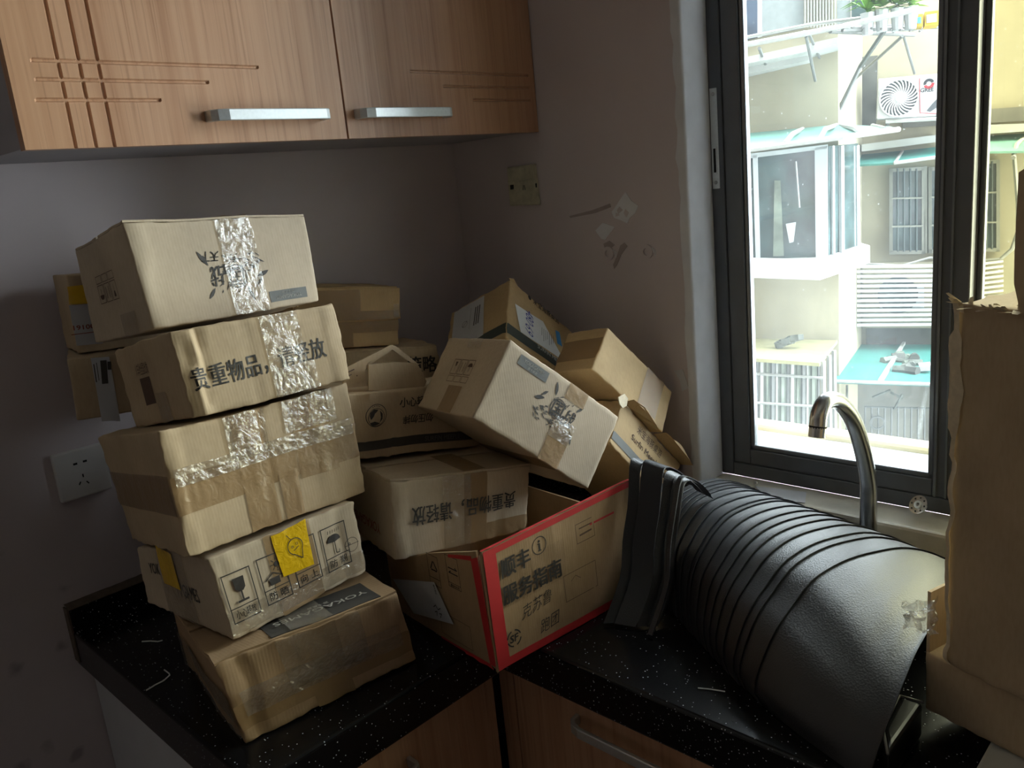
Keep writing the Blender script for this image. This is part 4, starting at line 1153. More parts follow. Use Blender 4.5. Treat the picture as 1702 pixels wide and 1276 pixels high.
# ------------------------------------------------------------------ black mats slumped over the worktop
def spline(pts, n):
    """Catmull-Rom through pts, n samples"""
    P = [2 * pts[0] - pts[1]] + list(pts) + [2 * pts[-1] - pts[-2]]
    out = []; K = len(pts) - 1
    for k in range(n):
        x = k / (n - 1) * K; i = min(int(x), K - 1); t = x - i
        a, b, c, d = P[i], P[i + 1], P[i + 2], P[i + 3]
        out.append(0.5 * ((2 * b) + (c - a) * t + (2 * a - 5 * b + 4 * c - d) * t * t + (3 * b - a - 3 * c + d) * t ** 3))
    return out
NS = 34
def rp(px, y): return onp(px, 1, y)
E1 = [Vector((-.535, -1.06, .803)), rp((1257, 1141), -1.052), rp((1287, 1058), -1.056), rp((1322, 1006), -1.060), rp((1352, 967), -1.066), rp((1387, 943), -1.075), rp((1422, 927), -1.086), rp((1461, 917), -1.100), rp((1501, 911), -1.115), rp((1535, 914), -1.130), rp((1562, 923), -1.142), rp((1592, 941), -1.155), Vector((-.085, -1.165, .802))]
E0 = [Vector((-.372, -.800, .803)), Vector((-.352, -.786, .838)), rp((1095, 898), -.765), rp((1101, 867), -.757), rp((1107, 850), -.750), rp((1122, 826), -.744), rp((1143, 813), -.740), rp((1163, 805), -.736), rp((1186, 801), -.733), rp((1206, 804), -.729), rp((1220, 809), -.736), Vector((-.0200, -.732, .850)), Vector((-.0145, -.730, .832))]
E2 = [Vector((-.597, -1.215, .803)), Vector((-.588, -1.217, .826)), Vector((-.572, -1.219, .846)), Vector((-.550, -1.220, .864)), Vector((-.525, -1.220, .878)), Vector((-.498, -1.219, .888)), Vector((-.470, -1.217, .895)), Vector((-.440, -1.215, .898)), Vector((-.410, -1.213, .898)), Vector((-.375, -1.210, .892)), Vector((-.340, -1.208, .882)), Vector((-.300, -1.205, .866)), Vector((-.250, -1.200, .830))]
S0 = spline(E0, NS); S1c = spline(E1, NS); S2c = spline(E2, NS)
def heap(i, v):
    if v <= 1: return S0[i] + (S1c[i] - S0[i]) * v
    t = v - 1
    d0 = S1c[i] - S0[i]; q = S2c[i]
    h = t * t * (3 - 2 * t)
    return (S1c[i] + d0 * .25 * t * (1 - t)) * (1 - t) + (q * t if True else q) + Vector((0, 0, 0)) * h
def ordinal(n): return ('', 'first', 'second', 'third', 'fourth', 'fifth', 'sixth', 'seventh', 'eighth', 'ninth', 'tenth', 'eleventh', 'twelfth', 'thirteenth', 'fourteenth', 'fifteenth', 'sixteenth', 'seventeenth')[n]
GV = .015       # all mats share the rows v = n * GV, so that they nest without cutting into each other
VK = [GV * n for n in (3, 6, 8, 10, 14, 19, 24, 26, 31, 36, 40, 44, 49, 55, 58, 66)]
NK = len(VK)
def rank(v):
    """how many mat rims lie before v, as a smooth number"""
    if v <= VK[0]: return 0.0
    for k in range(NK - 1):
        if v <= VK[k + 1]: return k + (v - VK[k]) / (VK[k + 1] - VK[k])
    return min(NK, NK - 1 + (v - 1) / .05)
def mat_sheet(va, vb, edge, k, nv, label, group, th=.0014):
    """va..vb along the heap; edge is the free rim (lifted a little)"""
    m = MB(); rows = []
    nv = round((vb - va) / GV)
    for j in range(nv + 1):
        v = va + GV * j
        row = []
        for i in range(NS):
            p = heap(i, v)
            a = heap(min(i + 1, NS - 1), v) - heap(max(i - 1, 0), v); b = heap(i, v + .02) - heap(i, v - .02)
            n = b.cross(a).normalized()
            s = i / (NS - 1)
            fade = max(0, math.sin(PI * min(1, max(0, s)))) ** .4
            curl = .0012 * math.exp(-((v - edge) / .015) ** 2) * fade
            wav = .0010 * noise.noise(Vector((s * 5, v * 6, 3.3))) * fade
            row.append((p + n * (.0019 * max(0, rank(v + .30) - k) - .004 * fade + curl + wav), n))
        rows.append(row)
    for o in (0, 1):
        for row in rows:
            for p, n in row: m.v.append(p + n * (th if o else 0))
    K = (nv + 1) * NS
    for j in range(nv):
        for i in range(NS - 1):
            a = j * NS + i
            m.f += [(a, a + NS, a + NS + 1, a + 1), (K + a, K + a + 1, K + a + NS + 1, K + a + NS)]
    rim = list(range(NS)) + [j * NS + NS - 1 for j in range(1, nv + 1)] + [nv * NS + i for i in range(NS - 2, -1, -1)] + [j * NS for j in range(nv - 1, 0, -1)]
    for a, b in zip(rim, rim[1:] + rim[:1]): m.f.append((a, b, K + b, K + a))
    o = m.build('rubber_mat', 'black_leatherette', smooth=True)
    es = o.modifiers.new('edges', 'EDGE_SPLIT'); es.split_angle = math.radians(50)
    return tag(o, label, 'mat', group)
mat_sheet(GV * 51, GV * 133, GV * 133, NK, 40, 'broad front black mat with its whole curved face uncovered, running down to the worktop', 'black mats fanned over the worktop')
for k, v in enumerate(VK):
    mat_sheet(max(0, v - .30), v, v, k, 12, 'bent black mat, %s back from the broad front mat' % ordinal(NK - k), 'black mats fanned over the worktop')
# sheets standing up behind, against the red-edged box
def upright(y0, topx, topz, basex, k):
    pr = [Vector((basex, y0 - .015, .803)), Vector((basex + .055, y0 - .01, .856)), Vector((basex + .082, y0, .910)), Vector((basex + .102, y0, .965)), Vector((topx, y0 + .002, topz)),
          Vector((topx + .020, y0 + .004, topz + .003)), Vector((topx + .050, y0 + .005, topz - .014)), Vector((topx + .075, y0 + .006, topz - .034)), Vector((topx + .095, y0 + .007, topz - .055))]
    c = spline(pr, 26); m = MB(); n = 10
    W_ = (.012, .032, .010, .012, .008)[k]
    rows = [[p + Vector(((.010 if k < 4 else 0) * (j / n), -W_ * j / n, (-.010 if k < 4 else 0) * (j / n))) for i, p in enumerate(c)] for j in range(n + 1)]
    for j in range(n + 1):
        for i in range(26): rows[j][i].z = max(rows[j][i].z, .803)
    up = Vector((-.002, 0, .002))
    for o in (0, 1):
        for r in rows:
            for p in r: m.v.append(p + up * o)
    K = (n + 1) * 26
    for j in range(n):
        for i in range(25):
            a = j * 26 + i; m.f += [(a, a + 26, a + 27, a + 1), (K + a, K + a + 1, K + a + 27, K + a + 26)]
    rim = list(range(26)) + [j * 26 + 25 for j in range(1, n + 1)] + [n * 26 + i for i in range(24, -1, -1)] + [j * 26 for j in range(n - 1, 0, -1)]
    for a, b in zip(rim, rim[1:] + rim[:1]): m.f.append((a, b, K + b, K + a))
    o = m.build('rubber_mat', 'black_leatherette', smooth=True)
    es = o.modifiers.new('edges', 'EDGE_SPLIT'); es.split_angle = math.radians(50)
    return tag(o, 'black mat curled upright, %s from the red-edged box' % ordinal(k + 1), 'mat', 'black mats curled upright by the red-edged box')
upright(-.752, -.376, 1.027, -.492, 0)
upright(-.766, -.362, 1.022, -.482, 1)
upright(-.800, -.352, 1.006, -.470, 2)
upright(-.812, -.345, .998, -.462, 3)
upright(-.825, -.356, 1.004, -.478, 4)

# ------------------------------------------------------------------ tap, drain cover, bits on the sill
FY = -.9935
fa = thing('kitchen_tap', 'swan-neck brushed steel kitchen tap in front of the window', 'tap', (-.030, FY, CT))
path = [Vector((-.050, FY, CT + .012)), Vector((-.050, FY, .93)), Vector((-.053, FY, .98))]
a = [rp(p, FY) for p in ((1443, 800), (1433, 745), (1417, 697), (1394, 668), (1373, 667), (1362, 688), (1359, 712))]
path = [Vector((-.030, FY, CT + .012)), Vector((-.030, FY, .88))] + a
sp = spline(path, 60)
MB().tube(sp, .0145, 20, r2=.0128).build('spout', 'steel', fa, smooth=True)
e = sp[-1]; dn = (sp[-1] - sp[-3]).normalized()
MB().tube([e - dn * .004, e - dn * .002], .0135, 20).build('nozzle_ring', 'dark_hole', fa)
MB().tube([e - dn * .002, e + dn * .013], .0128, 20).build('nozzle', 'steel', fa, smooth=False)
MB().tube([Vector((-.030, FY, CT + .001)), Vector((-.030, FY, CT + .012))], .022, 24).build('base_flange', 'steel', fa)

ds = thing('drain_cover', 'small round steel drain cover leaning on the window sill', 'drain cover', (.045, -1.05, WIN_Z0))
c = onp((1527, 839), 0, .035); nd = (CAM - c).normalized() * .6 + Vector((-.1, .45, .25)); nd.normalize()
MB().disc(c, nd, .0065, .0170, .0022, 28).build('cover_plate', 'steel', ds)
MB().disc(c + nd * .002, nd, .0035, .0070, .002, 18).build('inner_ring', 'aluminium', ds)
for k in range(8):
    t = nd.orthogonal().normalized(); b = nd.cross(t)
    MB().disc(c + (t * math.cos(k * PI / 4) + b * math.sin(k * PI / 4)) * .0125 + nd * .0021, nd, 0, .0016, .0004, 8).build('drain_hole', 'dark_hole', ds)
MB().tube([c - nd * .001, c - nd * .016 + Vector((0, .01, -.006))], .0058, 14).build('stem', 'steel', ds)

def sill_pt(px, z): return onp(px, 2, z)
q = [sill_pt(p, WIN_Z0 + .0012) for p in ((1254, 808), (1340, 818), (1338, 836), (1300, 831), (1264, 817))]
tag(MB().prism(q, Vector((0, 0, .0008))).build('paper_scrap', 'label_paper_grey'), 'scrap of grey-white paper lying on the stone window sill', 'paper')
CR = ('crumb of white plaster at the foot of the window reveal', 'tall crumb of white plaster on the sill, between reveal and paper scrap', 'crumb of white plaster touching the paper scrap on the sill')
for k, px in enumerate(((1173, 784), (1210, 800), (1256, 803))):
    c = sill_pt(px, WIN_Z0 + .003)
    bm_ = MB()
    for j in range(5):
        d = noise.noise_vector(Vector((k * 3.1, j * 1.7, .5))) * .003
        bm_.disc(c + d, (d.x + .1, d.y, 1), 0, .0022, .0026, 5)
    tag(bm_.build('plaster_crumb', 'plaster_white'), CR[k], 'crumb', 'plaster crumbs on the window sill')

# scraps on the worktop
def counter_pt(px, z=CT + .0015): return onp(px, 2, z)
t1 = MB().tube([counter_pt(p) for p in ((243, 1147), (258, 1138), (272, 1131), (282, 1122), (281, 1119), (273, 1113))], .0011, 6).build('plastic_thread', 'thread_white')
tag(t1, 'bent white plastic thread lying on the black worktop', 'thread')
t2 = MB().tube([counter_pt(p) for p in ((236, 1066), (250, 1065), (262, 1066), (270, 1064))], .0011, 6).build('plastic_thread', 'thread_white')
tag(t2, 'short straight white plastic thread near the worktop upstand', 'thread')
t3 = MB().tube([counter_pt(p) for p in ((1160, 1143), (1180, 1145), (1205, 1149))], .0008, 6).build('plastic_thread', 'thread_white')
tag(t3, 'thin pale thread on the worktop in front of the black mats', 'thread')

# ------------------------------------------------------------------ tall cartons at the right
YAW = math.radians(15)
ex = Vector((math.cos(YAW), math.sin(YAW) * -1, 0)); ey = Vector((math.sin(YAW), math.cos(YAW), 0))
def yaw_hex(corner, w, d, h, lean=0.0):
    """corner: left-front... here the far end of the face turned to the room; w along ex (into room depth), d back along -ey"""
    c = Vector(corner); H = []
    for a in (0, 1):
        for b in (0, 1):
            for e_ in (0, 1):
                H.append(c + ex * (w * b) - ey * (d * a) + Vector((0, 0, h * e_)) + ex * (lean * e_))
    return H
pA = onp((1553, 1160), 0, -.300)
lowz = .822
c0 = Vector((-.455, -1.225, lowz))
LB = Carton(yaw_hex(c0, .22, .40, .076), 'cardboard_box', 'low brown tray carton beneath the tall carton at the worktop edge', 'kraft', .0016, 21, 'cartons at the right end of the worktop')
TB = Carton(yaw_hex(Vector((-.470, -1.252, .900)), .21, .38, .418), 'cardboard_box', 'tall plain brown carton with a torn frayed top edge, standing by the window', 'kraft', .0022, 22, 'cartons at the right end of the worktop', edge=.004)
e0 = c0 + Vector((0, 0, .074))
MB().prism([e0 + ex * .002, e0 + ex * .20, e0 + ex * .20 + Vector((0, 0, .075)), e0 + ex * .002 + Vector((0, 0, .081))], -ey * .004).build('end_flap', 'kraft', LB.root)
# its near vertical edge is peeled: a pale torn strip with frayed top
m = MB(); n = 46
tl = TB.h[0]; tz = .418
for k in range(n + 1):
    z = tl.z + tz * k / n
    w_ = .0025 + .005 * abs(noise.noise(Vector((z * 14, .3, 1)))) + (.004 if .66 < k / n < .93 else 0)
    e = .003 * noise.noise(Vector((z * 40, 2, 2)))
    p = TB.P3(0, 0, k / n)
    m.v += [p + ey * (w_ + e) + ex * .004, p + ey * .001 - ex * .002, p - ey * (w_ * 1.2) - ex * .0025]
for k in range(n):
    for j in range(2): m.f.append((k * 3 + j, k * 3 + j + 1, k * 3 + j + 4, k * 3 + j + 3))
m.build('torn_edge', 'corrugated_edge', TB.root, smooth=True)
rnd = random.Random(3)
m = MB()
for k in range(60):
    u = rnd.random() ** 1.8
    p = TB.raw(u, 0, 1) + Vector((0, 0, rnd.uniform(-.006, .003)))
    d = Vector((rnd.uniform(-1, .4), rnd.uniform(-.6, 1), rnd.uniform(-.2, .9))).normalized() * rnd.uniform(.004, .014)
    s_ = ey * rnd.uniform(.002, .006)
    m.add([p - s_, p + s_, p + s_ * .6 + d, p - s_ * .4 + d * 1.1], [(0, 1, 2, 3)])
m.build('frayed_top', 'corrugated_edge', TB.root)['kind'] = 'stuff'
fl = MB().prism([onplane(p, TB.raw(.5, 0, 1), TB.nF) for p in ((1700, 520), (1695, 498), (1689, 470), (1690, 420), (1693, 360), (1697, 286), (1712, 276), (1800, 270), (1800, 540))], -TB.nF * -.004)
fl.build('raised_flap', 'kraft', TB.root)
fm = MB().box(-.560, -.20, -1.66, -1.300, CT + .001, CT + .019).build('foam_sheet', 'white_foam', bevel=.004)
tag(fm, 'white foam sheet under the low carton at the worktop edge', 'foam sheet')
# crumpled clear film poking out between the two cartons
m = MB(); n = 12; P0 = onp((1556, 1030), 0, -.462)
for j in range(n + 1):
    for i in range(n + 1):
        x, y = i / n - .5, j / n - .5
        q = P0 + ey * (.016 - x * .040) + Vector((0, 0, y * .032 * (1.2 + x) + x * .016)) + noise.noise_vector(Vector((x * 5, y * 5, 4))) * .011 - ex * .006
        m.v.append(q)
for j in range(n):
    for i in range(n): m.f.append((j * 13 + i, j * 13 + i + 1, j * 13 + i + 14, j * 13 + i + 13))
tag(m.build('plastic_film', 'clear_plastic', smooth=False), 'crumpled clear plastic film caught between the two cartons', 'plastic film')
# black tray lying in front of the cartons
bt = thing('plastic_tray', 'black plastic tray with a pale worn rim in front of the low carton', 'tray', (-.53, -1.22, CT))
o1 = [onp(p, 2, CT + .075) for p in ((1507, 1140), (1523, 1131), (1552, 1124), (1600, 1150), (1590, 1190))]
TX, TY = -.40, -1.205
tray = [(-.550, -1.212), (-.480, -1.206), (-.478, -1.232), (-.490, -1.232), (-.590, -1.232)]
m = MB().prism([Vector((x, y, CT + .001)) for x, y in tray], Vector((0, 0, .045)))
m.build('tray_body', 'black_plastic', bt, bevel=.006, seg=3)
MB().tube([Vector((x, y, CT + .046)) for x, y in tray[-1:] + tray[:3]], .0016, 8).build('rim', 'tray_rim', bt, smooth=True)
# ------------------------------------------------------------------ across the alley
AZ = math.radians(22)
EN = Vector((math.cos(AZ), math.sin(AZ), 0)); EU = Vector((math.sin(AZ), -math.cos(AZ), 0))
def X(px, D):
    d = ray(px)
    return CAM + d * (D / d.dot(EN))
def eprism(name, mat, outline, D, th, parent=None, bevel=0.0):
    """photo outline at distance D (along the alley normal), extruded away by th"""
    return MB().prism([X(p, D) for p in outline], EN * th).build(name, mat, parent, bevel=bevel)
def etube(name, mat, pts, r, parent=None, seg=6):
    return MB().tube([X((p[0], p[1]), p[2]) for p in pts], r, seg).build(name, mat, parent)
D1, D2 = 8.4, 10.0
def uz(u0, u1, z0, z1, D, th):
    o = CAM + EN * D
    P = [Vector((o.x, o.y, 0)) + EU * u + Vector((0, 0, z)) for u, z in ((u0, z0), (u1, z0), (u1, z1), (u0, z1))]
    return MB().prism(P, EN * th)
bld = thing('apartment_building', 'cream apartment building with stained walls across the alley', 'building', CAM + EN * 10 + Vector((0, 0, -7.5)))
uz(-.3, 7, -6, 3.5, D2, .4).build('wall', 'facade_cream', bld)
blk = [X((1393, 95), D1), X((1436, 95), D2 - .01)]
f0 = (X((1393, 95), D1) - CAM).dot(EU); f1 = (X((1434, 95), D2) - CAM).dot(EU)
o = Vector((CAM.x, CAM.y, 0))
pl = [o + EN * D1 + EU * -7, o + EN * D1 + EU * f0, o + EN * (D2 + .02) + EU * f1, o + EN * (D2 + .02) + EU * -7]
MB().prism([p + Vector((0, 0, -6)) for p in pl], Vector((0, 0, 9.5))).build('projecting_wall', 'facade_cream', bld)
eprism('stained_strip', 'facade_stained', [(1431, 95), (1459, 92), (1456, 214), (1431, 214)], D2 - .02, .03, bld)
eprism('dark_wall_panel', 'facade_stained', [(1440, 545), (1700, 545), (1700, 590), (1440, 590)], D2 - .03, .03, bld)
eprism('band', 'white_concrete', [(1432, 240), (1556, 224), (1556, 236), (1432, 252)], D2 - .30, .30, bld)
eprism('band', 'facade_grey', [(1500, 190), (1720, 176), (1720, 200), (1500, 212)], D2 - .05, .06, bld)
eprism('band', 'white_concrete', [(1620, 208), (1740, 204), (1740, 216), (1620, 224)], D2 - .30, .30, bld)
# eaves slab of the projecting part
eprism('eaves_slab', 'white_concrete', [(1180, 104), (1235, 96), (1355, 70), (1392, 62), (1392, 72), (1340, 86), (1235, 107), (1180, 118)], D1 - .55, .55, bld)
eprism('eaves_beam', 'white_concrete', [(1180, 116), (1235, 107), (1340, 86), (1345, 100), (1235, 125), (1180, 136)], D1 - .25, .25, bld)
# upper storey windows and cladding
for nm, mt, q in (('window', 'window_blue', [(1190, 0), (1259, 0), (1259, 62), (1190, 78)]), ('mullion', 'white_frame', [(1259, 0), (1266, 0), (1266, 60), (1259, 62)]), ('panel', 'panel_grey', [(1266, 0), (1336, 0), (1336, 46), (1266, 60)]),
                  ('window', 'window_dark', [(1415, 0), (1445, 0), (1445, 30), (1415, 34)]), ('panel', 'panel_grey', [(1391, 0), (1414, 0), (1414, 34), (1391, 40)]), ('panel', 'facade_cream', [(1336, -40), (1391, -40), (1391, 40), (1336, 46)])):
    eprism(nm, mt, q, D1 + (.02 if nm == 'panel' else 0) - .06, .05, bld)
for k in range(11):
    x = 1337 + k * 5
    eprism('cladding_rib', 'corrugated_white', [(x, -20), (x + 2.6, -20), (x + 2.6, 45), (x, 46)], D1 - .09, .03, bld)
# bay window: front pane, corner post, side panes, sill
DB = 7.7
bay = thing('bay_window', 'white-framed bay window with green-grey panes across the alley', 'window', X((1360, 440), DB))
eprism('side_pane', 'window_dark', [(1222, 258), (1252, 256), (1256, 430), (1226, 430)], DB + .02, .5, bay)
for q in ([(1251, 258), (1258, 257), (1263, 432), (1256, 432)], [(1354, 246), (1375, 242), (1376, 428), (1356, 432)], [(1222, 258), (1375, 240), (1375, 247), (1222, 266)]):
    eprism('frame', 'white_frame', q, DB - .04, .10, bay)
eprism('pane', 'window_dark', [(1258, 260), (1354, 250), (1356, 428), (1262, 430)], DB + .02, .03, bay)
def side(q, mat, name, lift=0):
    """outline on the receding side of the bay: px plus depth"""
    P = [X((a, b), d) for a, b, d in q]
    return MB().prism(P, -EU * .03).build(name, mat, bay)
side([(1377, 243, DB + .1), (1426, 238, D1 + .4), (1427, 418, D1 + .4), (1377, 428, DB + .1)], 'window_dark', 'pane')
for a, d in ((1384, DB + .18), (1398, DB + .42), (1424, D1 + .36)):
    etube('frame_bar', 'white_frame', [(a, 242, d), (a + 1, 424, d)], .028 if a != 1384 else .018, bay)
sl = MB().prism([X((1200, 428), DB - .25), X((1362, 432), DB - .25), X((1446, 408), D1 + .55), X((1420, 400), D1 + .7), X((1200, 424), DB + .6)], Vector((0, 0, -.17))).build('sill_slab', 'white_concrete', bay)
eprism('curtain', 'white_frame', [(1306, 372), (1323, 369), (1319, 402), (1312, 404)], DB - .01, .012, bay)
etube('cord', 'white_frame', [(1323, 268, DB - .01), (1329, 345, DB - .01)], .008, bay)
eprism('curtain', 'curtain_pale', [(1287, 300), (1297, 300), (1303, 425), (1285, 426)], DB + .005, .012, bay)
# shed roof awning over the bay
aw = thing('awning', 'old polycarbonate awning on bent tubes above the bay window', 'awning', X((1340, 235), DB))
MB().prism([X((1236, 222), D1 - .02), X((1392, 207), D1 - .02), X((1480, 210), D1), X((1494, 214), DB - .1), X((1400, 226), DB - .5), X((1236, 248), DB - .5)], Vector((0, 0, -.02))).build('sheet', 'teal_awning_pale', aw)
etube('front_tube', 'pipe_white', [(1236, 250, DB - .52), (1400, 228, DB - .52), (1494, 215, DB - .1)], .022, aw)
for pts in ([(1305, 238, DB - .5), (1318, 222, DB - .2), (1334, 214, D1 - .05)], [(1362, 233, DB - .5), (1372, 214, DB - .2), (1390, 208, D1 - .05)], [(1395, 209, D1), (1420, 214, DB), (1432, 222, DB - .4)], [(1450, 209, D1), (1470, 214, DB)]):
    etube('bent_tube', 'pipe_white', pts, .020, aw)
# window with bars on the rear wall, and the sheet over it
def barred_window(x0, x1, y0, y1, label, gp):
    w_ = thing('barred_window', label, 'window', X(((x0 + x1) / 2, y1), D2), gp)
    eprism('pane', 'window_dark', [(x0, y0 + 3), (x1, y0), (x1, y1), (x0, y1)], D2 - .05, .04, w_)
    for q in ([(x0 - 4, y0), (x0 + 2, y0), (x0 + 2, y1 + 4), (x0 - 4, y1 + 4)], [(x1 - 2, y0 - 2), (x1 + 4, y0 - 2), (x1 + 4, y1 + 4), (x1 - 2, y1 + 4)], [(x0 - 4, y0), (x1 + 4, y0 - 3), (x1 + 4, y0 + 3), (x0 - 4, y0 + 6)], [(x0 - 4, y1 - 1), (x1 + 4, y1 - 2), (x1 + 4, y1 + 4), (x0 - 4, y1 + 5)]):
        eprism('frame', 'old_frame', q, D2 - .09, .06, w_)
    n = max(3, int((x1 - x0) / 9))
    for k in range(1, n):
        x = x0 + (x1 - x0) * k / n
        etube('bar', 'iron_dark', [(x, y0, D2 - .14), (x, y1, D2 - .14)], .010, w_, 5)
    for y in (y0 + (y1 - y0) * .36, y0 + (y1 - y0) * .7):
        etube('bar', 'old_frame', [(x0, y, D2 - .15), (x1, y - 1, D2 - .15)], .010, w_, 5)
    return w_
w1 = barred_window(1482, 1534, 280, 418, 'barred window with white lattice rows between louvre and air conditioner', None)
eprism('frame', 'old_frame', [(1536, 276), (1541, 276), (1541, 420), (1536, 420)], D2 - .09, .06, w1)
w2 = barred_window(1547, 1590, 278, 416, 'barred window beside the first, half hidden by the sash', None)
w3 = barred_window(1622, 1658, 268, 414, 'pale barred window seen through the second sash', None)
a2 = thing('awning', 'narrow green sheet awning above the barred window', 'awning', X((1520, 258), D2 - .4))
MB().prism([X((1420, 258), D2 - .02), X((1560, 244), D2 - .02), X((1572, 258), D2 - .7), X((1486, 270), D2 - .7), X((1418, 274), D2 - .4)], Vector((0, 0, -.02))).build('sheet', 'teal_awning', a2)
etube('front_tube', 'pipe_white', [(1486, 271, D2 - .71), (1574, 259, D2 - .71)], .018, a2)
etube('side_tube', 'pipe_white', [(1500, 252, D2 - .05), (1487, 271, D2 - .71)], .016, a2)
a3 = thing('awning', 'pale curved awning seen through the second sash', 'awning', X((1660, 245), D2 - .4))
MB().prism([X((1622, 226), D2 - .02), X((1740, 220), D2 - .02), X((1740, 250), D2 - .7), X((1622, 252), D2 - .7)], Vector((0, 0, -.02))).build('sheet', 'teal_awning_pale', a3)
etube('bent_tube', 'pipe_white', [(1684, 262, D2 - .7), (1690, 240, D2 - .5), (1706, 226, D2 - .1)], .022, a3)
# air conditioner
ac = thing('air_conditioner', 'white outdoor air conditioner unit with a round swirl fan grille', 'air conditioner', X((1508, 200), D2 - .5))
DA = D2 - .55
eprism('casing', 'ac_white', [(1460, 131), (1620, 117), (1618, 190), (1457, 198)], DA, .40, ac, bevel=.01)
fc = X((1494, 163), DA - .012); R0 = (X((1526, 160), DA) - X((1462, 166), DA)).length / 2
MB().disc(fc, -EN, 0, R0, .006, 36).build('fan_well', 'ac_grey', ac)
MB().disc(fc - EN * .006, -EN, R0 * .96, R0 * 1.03, .02, 36).build('fan_ring', 'ac_white', ac)
MB().disc(fc - EN * .02, -EN, 0, R0 * .20, .02, 20).build('fan_hub', 'ac_white', ac)
for k in range(26):
    a0 = k * 2 * PI / 26; pts = []
    for t in range(6):
        r = R0 * (.18 + .80 * t / 5); a_ = a0 + .55 * (t / 5) ** 1.4
        pts.append(fc - EN * .020 + EU * (r * math.cos(a_)) + Vector((0, 0, r * math.sin(a_))))
    MB().tube(pts, .0075, 5).build('grille_vane', 'ac_white', ac)
eprism('label_plate', 'ac_white', [(1528, 130), (1575, 126), (1574, 190), (1529, 188)], DA - .006, .006, ac)
for q in ([(1528, 130), (1529, 130), (1530, 188), (1529, 188)], [(1529, 187), (1574, 189), (1574, 190), (1529, 188)]):
    eprism('label_border', 'logo_red', q, DA - .009, .003, ac)
def etext(s, px, w_, h_, mat, D, parent, bold=.02):
    vs, fs, W_, H_ = text_geo(s, bold); c = X(px, D)
    MB().add([c + EU * (a / W_ * w_) + Vector((0, 0, b / H_ * h_)) for a, b in vs], fs).build('lettering', mat, parent, fix=False)
etext('GREE', (1541, 149), .12, .042, 'logo_dark', DA - .010, ac)
for a0, a1, mt in ((.3, 3.3, 'logo_dark'), (3.5, 6.4, 'logo_red')):
    ii = Ink().ring(0, 0, .022, .048, 16, a0, a1); c = X((1544, 139), DA - .010)
    MB().add([c + EU * x + Vector((0, 0, y)) for x, y in ii.v], ii.f).build('round_logo', mt, ac, fix=False)
eprism('picture_patch', 'ac_grey', [(1540, 184), (1550, 172), (1558, 164), (1558, 178), (1546, 186)], DA - .010, .003, ac)
etube('support_rail', 'pipe_white', [(1472, 202, DA), (1620, 194, DA)], .02, ac)
etube('support_rail', 'pipe_grey', [(1475, 203, DA), (1475, 208, D2 - .02)], .02, ac)
# slatted louvre screen
lv = thing('louvre_screen', 'white horizontal slat screen hiding a second air conditioner', 'louvre', X((1490, 540), D2 - .4))
eprism('backing', 'facade_cream', [(1434, 438), (1600, 434), (1600, 545), (1434, 545)], D2 - .12, .04, lv)
MB().disc(X((1492, 490), D2 - .20), -EN, 0, .20, .01, 28).build('hidden_fan', 'iron_dark', lv)
eprism('hidden_casing', 'ac_white', [(1462, 474), (1536, 472), (1536, 512), (1462, 512)], D2 - .19, .05, lv)
for k in range(13):
    y = 440 + k * 8.1
    eprism('slat', 'white_frame', [(1424, y + 1), (1600, y - 1), (1600, y + 3.6), (1424, y + 5.4)], D2 - .42, .05, lv)
for k in range(13):
    y = 438 + k * 8.1
    P = [X((1622, y), D2 - .42), X((1668, y - 6), D2 - .1), X((1668, y - 2), D2 - .1), X((1622, y + 4), D2 - .42)]
    MB().prism(P, EN * .04).build('slat', 'pipe_white', lv)
# hanging cable at the far right
cb = etube('cable', 'pipe_white', [(1684, 240, D2 - .1), (1688, 290, D2 - .12), (1692, 340, D2 - .15), (1692, 385, D2 - .12), (1682, 414, D2 - .1), (1662, 431, D2 - .08), (1620, 435, D2 - .06)], .022)
tag(cb, 'pale cable hanging in a curve on the wall seen through the second sash', 'cable')
cb = etube('cable', 'pipe_white', [(1440, 438, D2 - .3), (1500, 441, D2 - .3), (1545, 428, D2 - .25), (1600, 432, D2 - .2)], .012)
tag(cb, 'thin pale cable sagging above the slat screen', 'cable')
# balcony rack above with struts, plants and crates
rk = thing('balcony_rack', 'rusty balcony rack on slanting struts above the eaves', 'rack', X((1450, 70), D1 - .5))
for pts, r, mt in (([(1200, 82, D1 - .9), (1400, 44, D1 - .9), (1521, 16, D1 - .9)], .022, 'pipe_white'), ([(1200, 70, D1 - .5), (1350, 40, D1 - .5), (1430, 30, D1 - .5)], .014, 'pipe_white'), ([(1334, 54, D1 - .9), (1460, 44, D1 - .4), (1560, 40, D1 - .2)], .014, 'pipe_grey'),
                   ([(1400, 50, D1 - .9), (1560, 44, D1 - .1)], .018, 'pipe_grey'), ([(1380, 52, D1 - .9), (1520, 58, D1 + .8)], .018, 'pipe_grey'), ([(1340, 60, D1 - .88), (1355, 134, D1 - .02)], .013, 'pipe_grey'), ([(1345, 57, D1 - .88), (1362, 96, D1 - .02)], .012, 'pipe_grey'),
                   ([(1262, 80, D1 - .8), (1276, 116, D1 - .02)], .014, 'pipe_grey'), ([(1472, 48, D1 - .6), (1430, 110, D1), (1395, 182, D1 + .1)], .020, 'pipe_grey'), ([(1500, 60, D1), (1450, 105, D1 + .6), (1420, 132, D1 + .9)], .014, 'pipe_grey'), ([(1502, 60, D1 + .6), (1520, 122, D2 - .2)], .013, 'pipe_grey')):
    etube('tube', mt, pts, r, rk)
for k in range(9):
    etube('wire', 'pipe_grey', [(1400 + k * 16, 44 + k * 1, D1 - .85), (1440 + k * 12, 56 - k, D1 + .4)], .010, rk, 4)
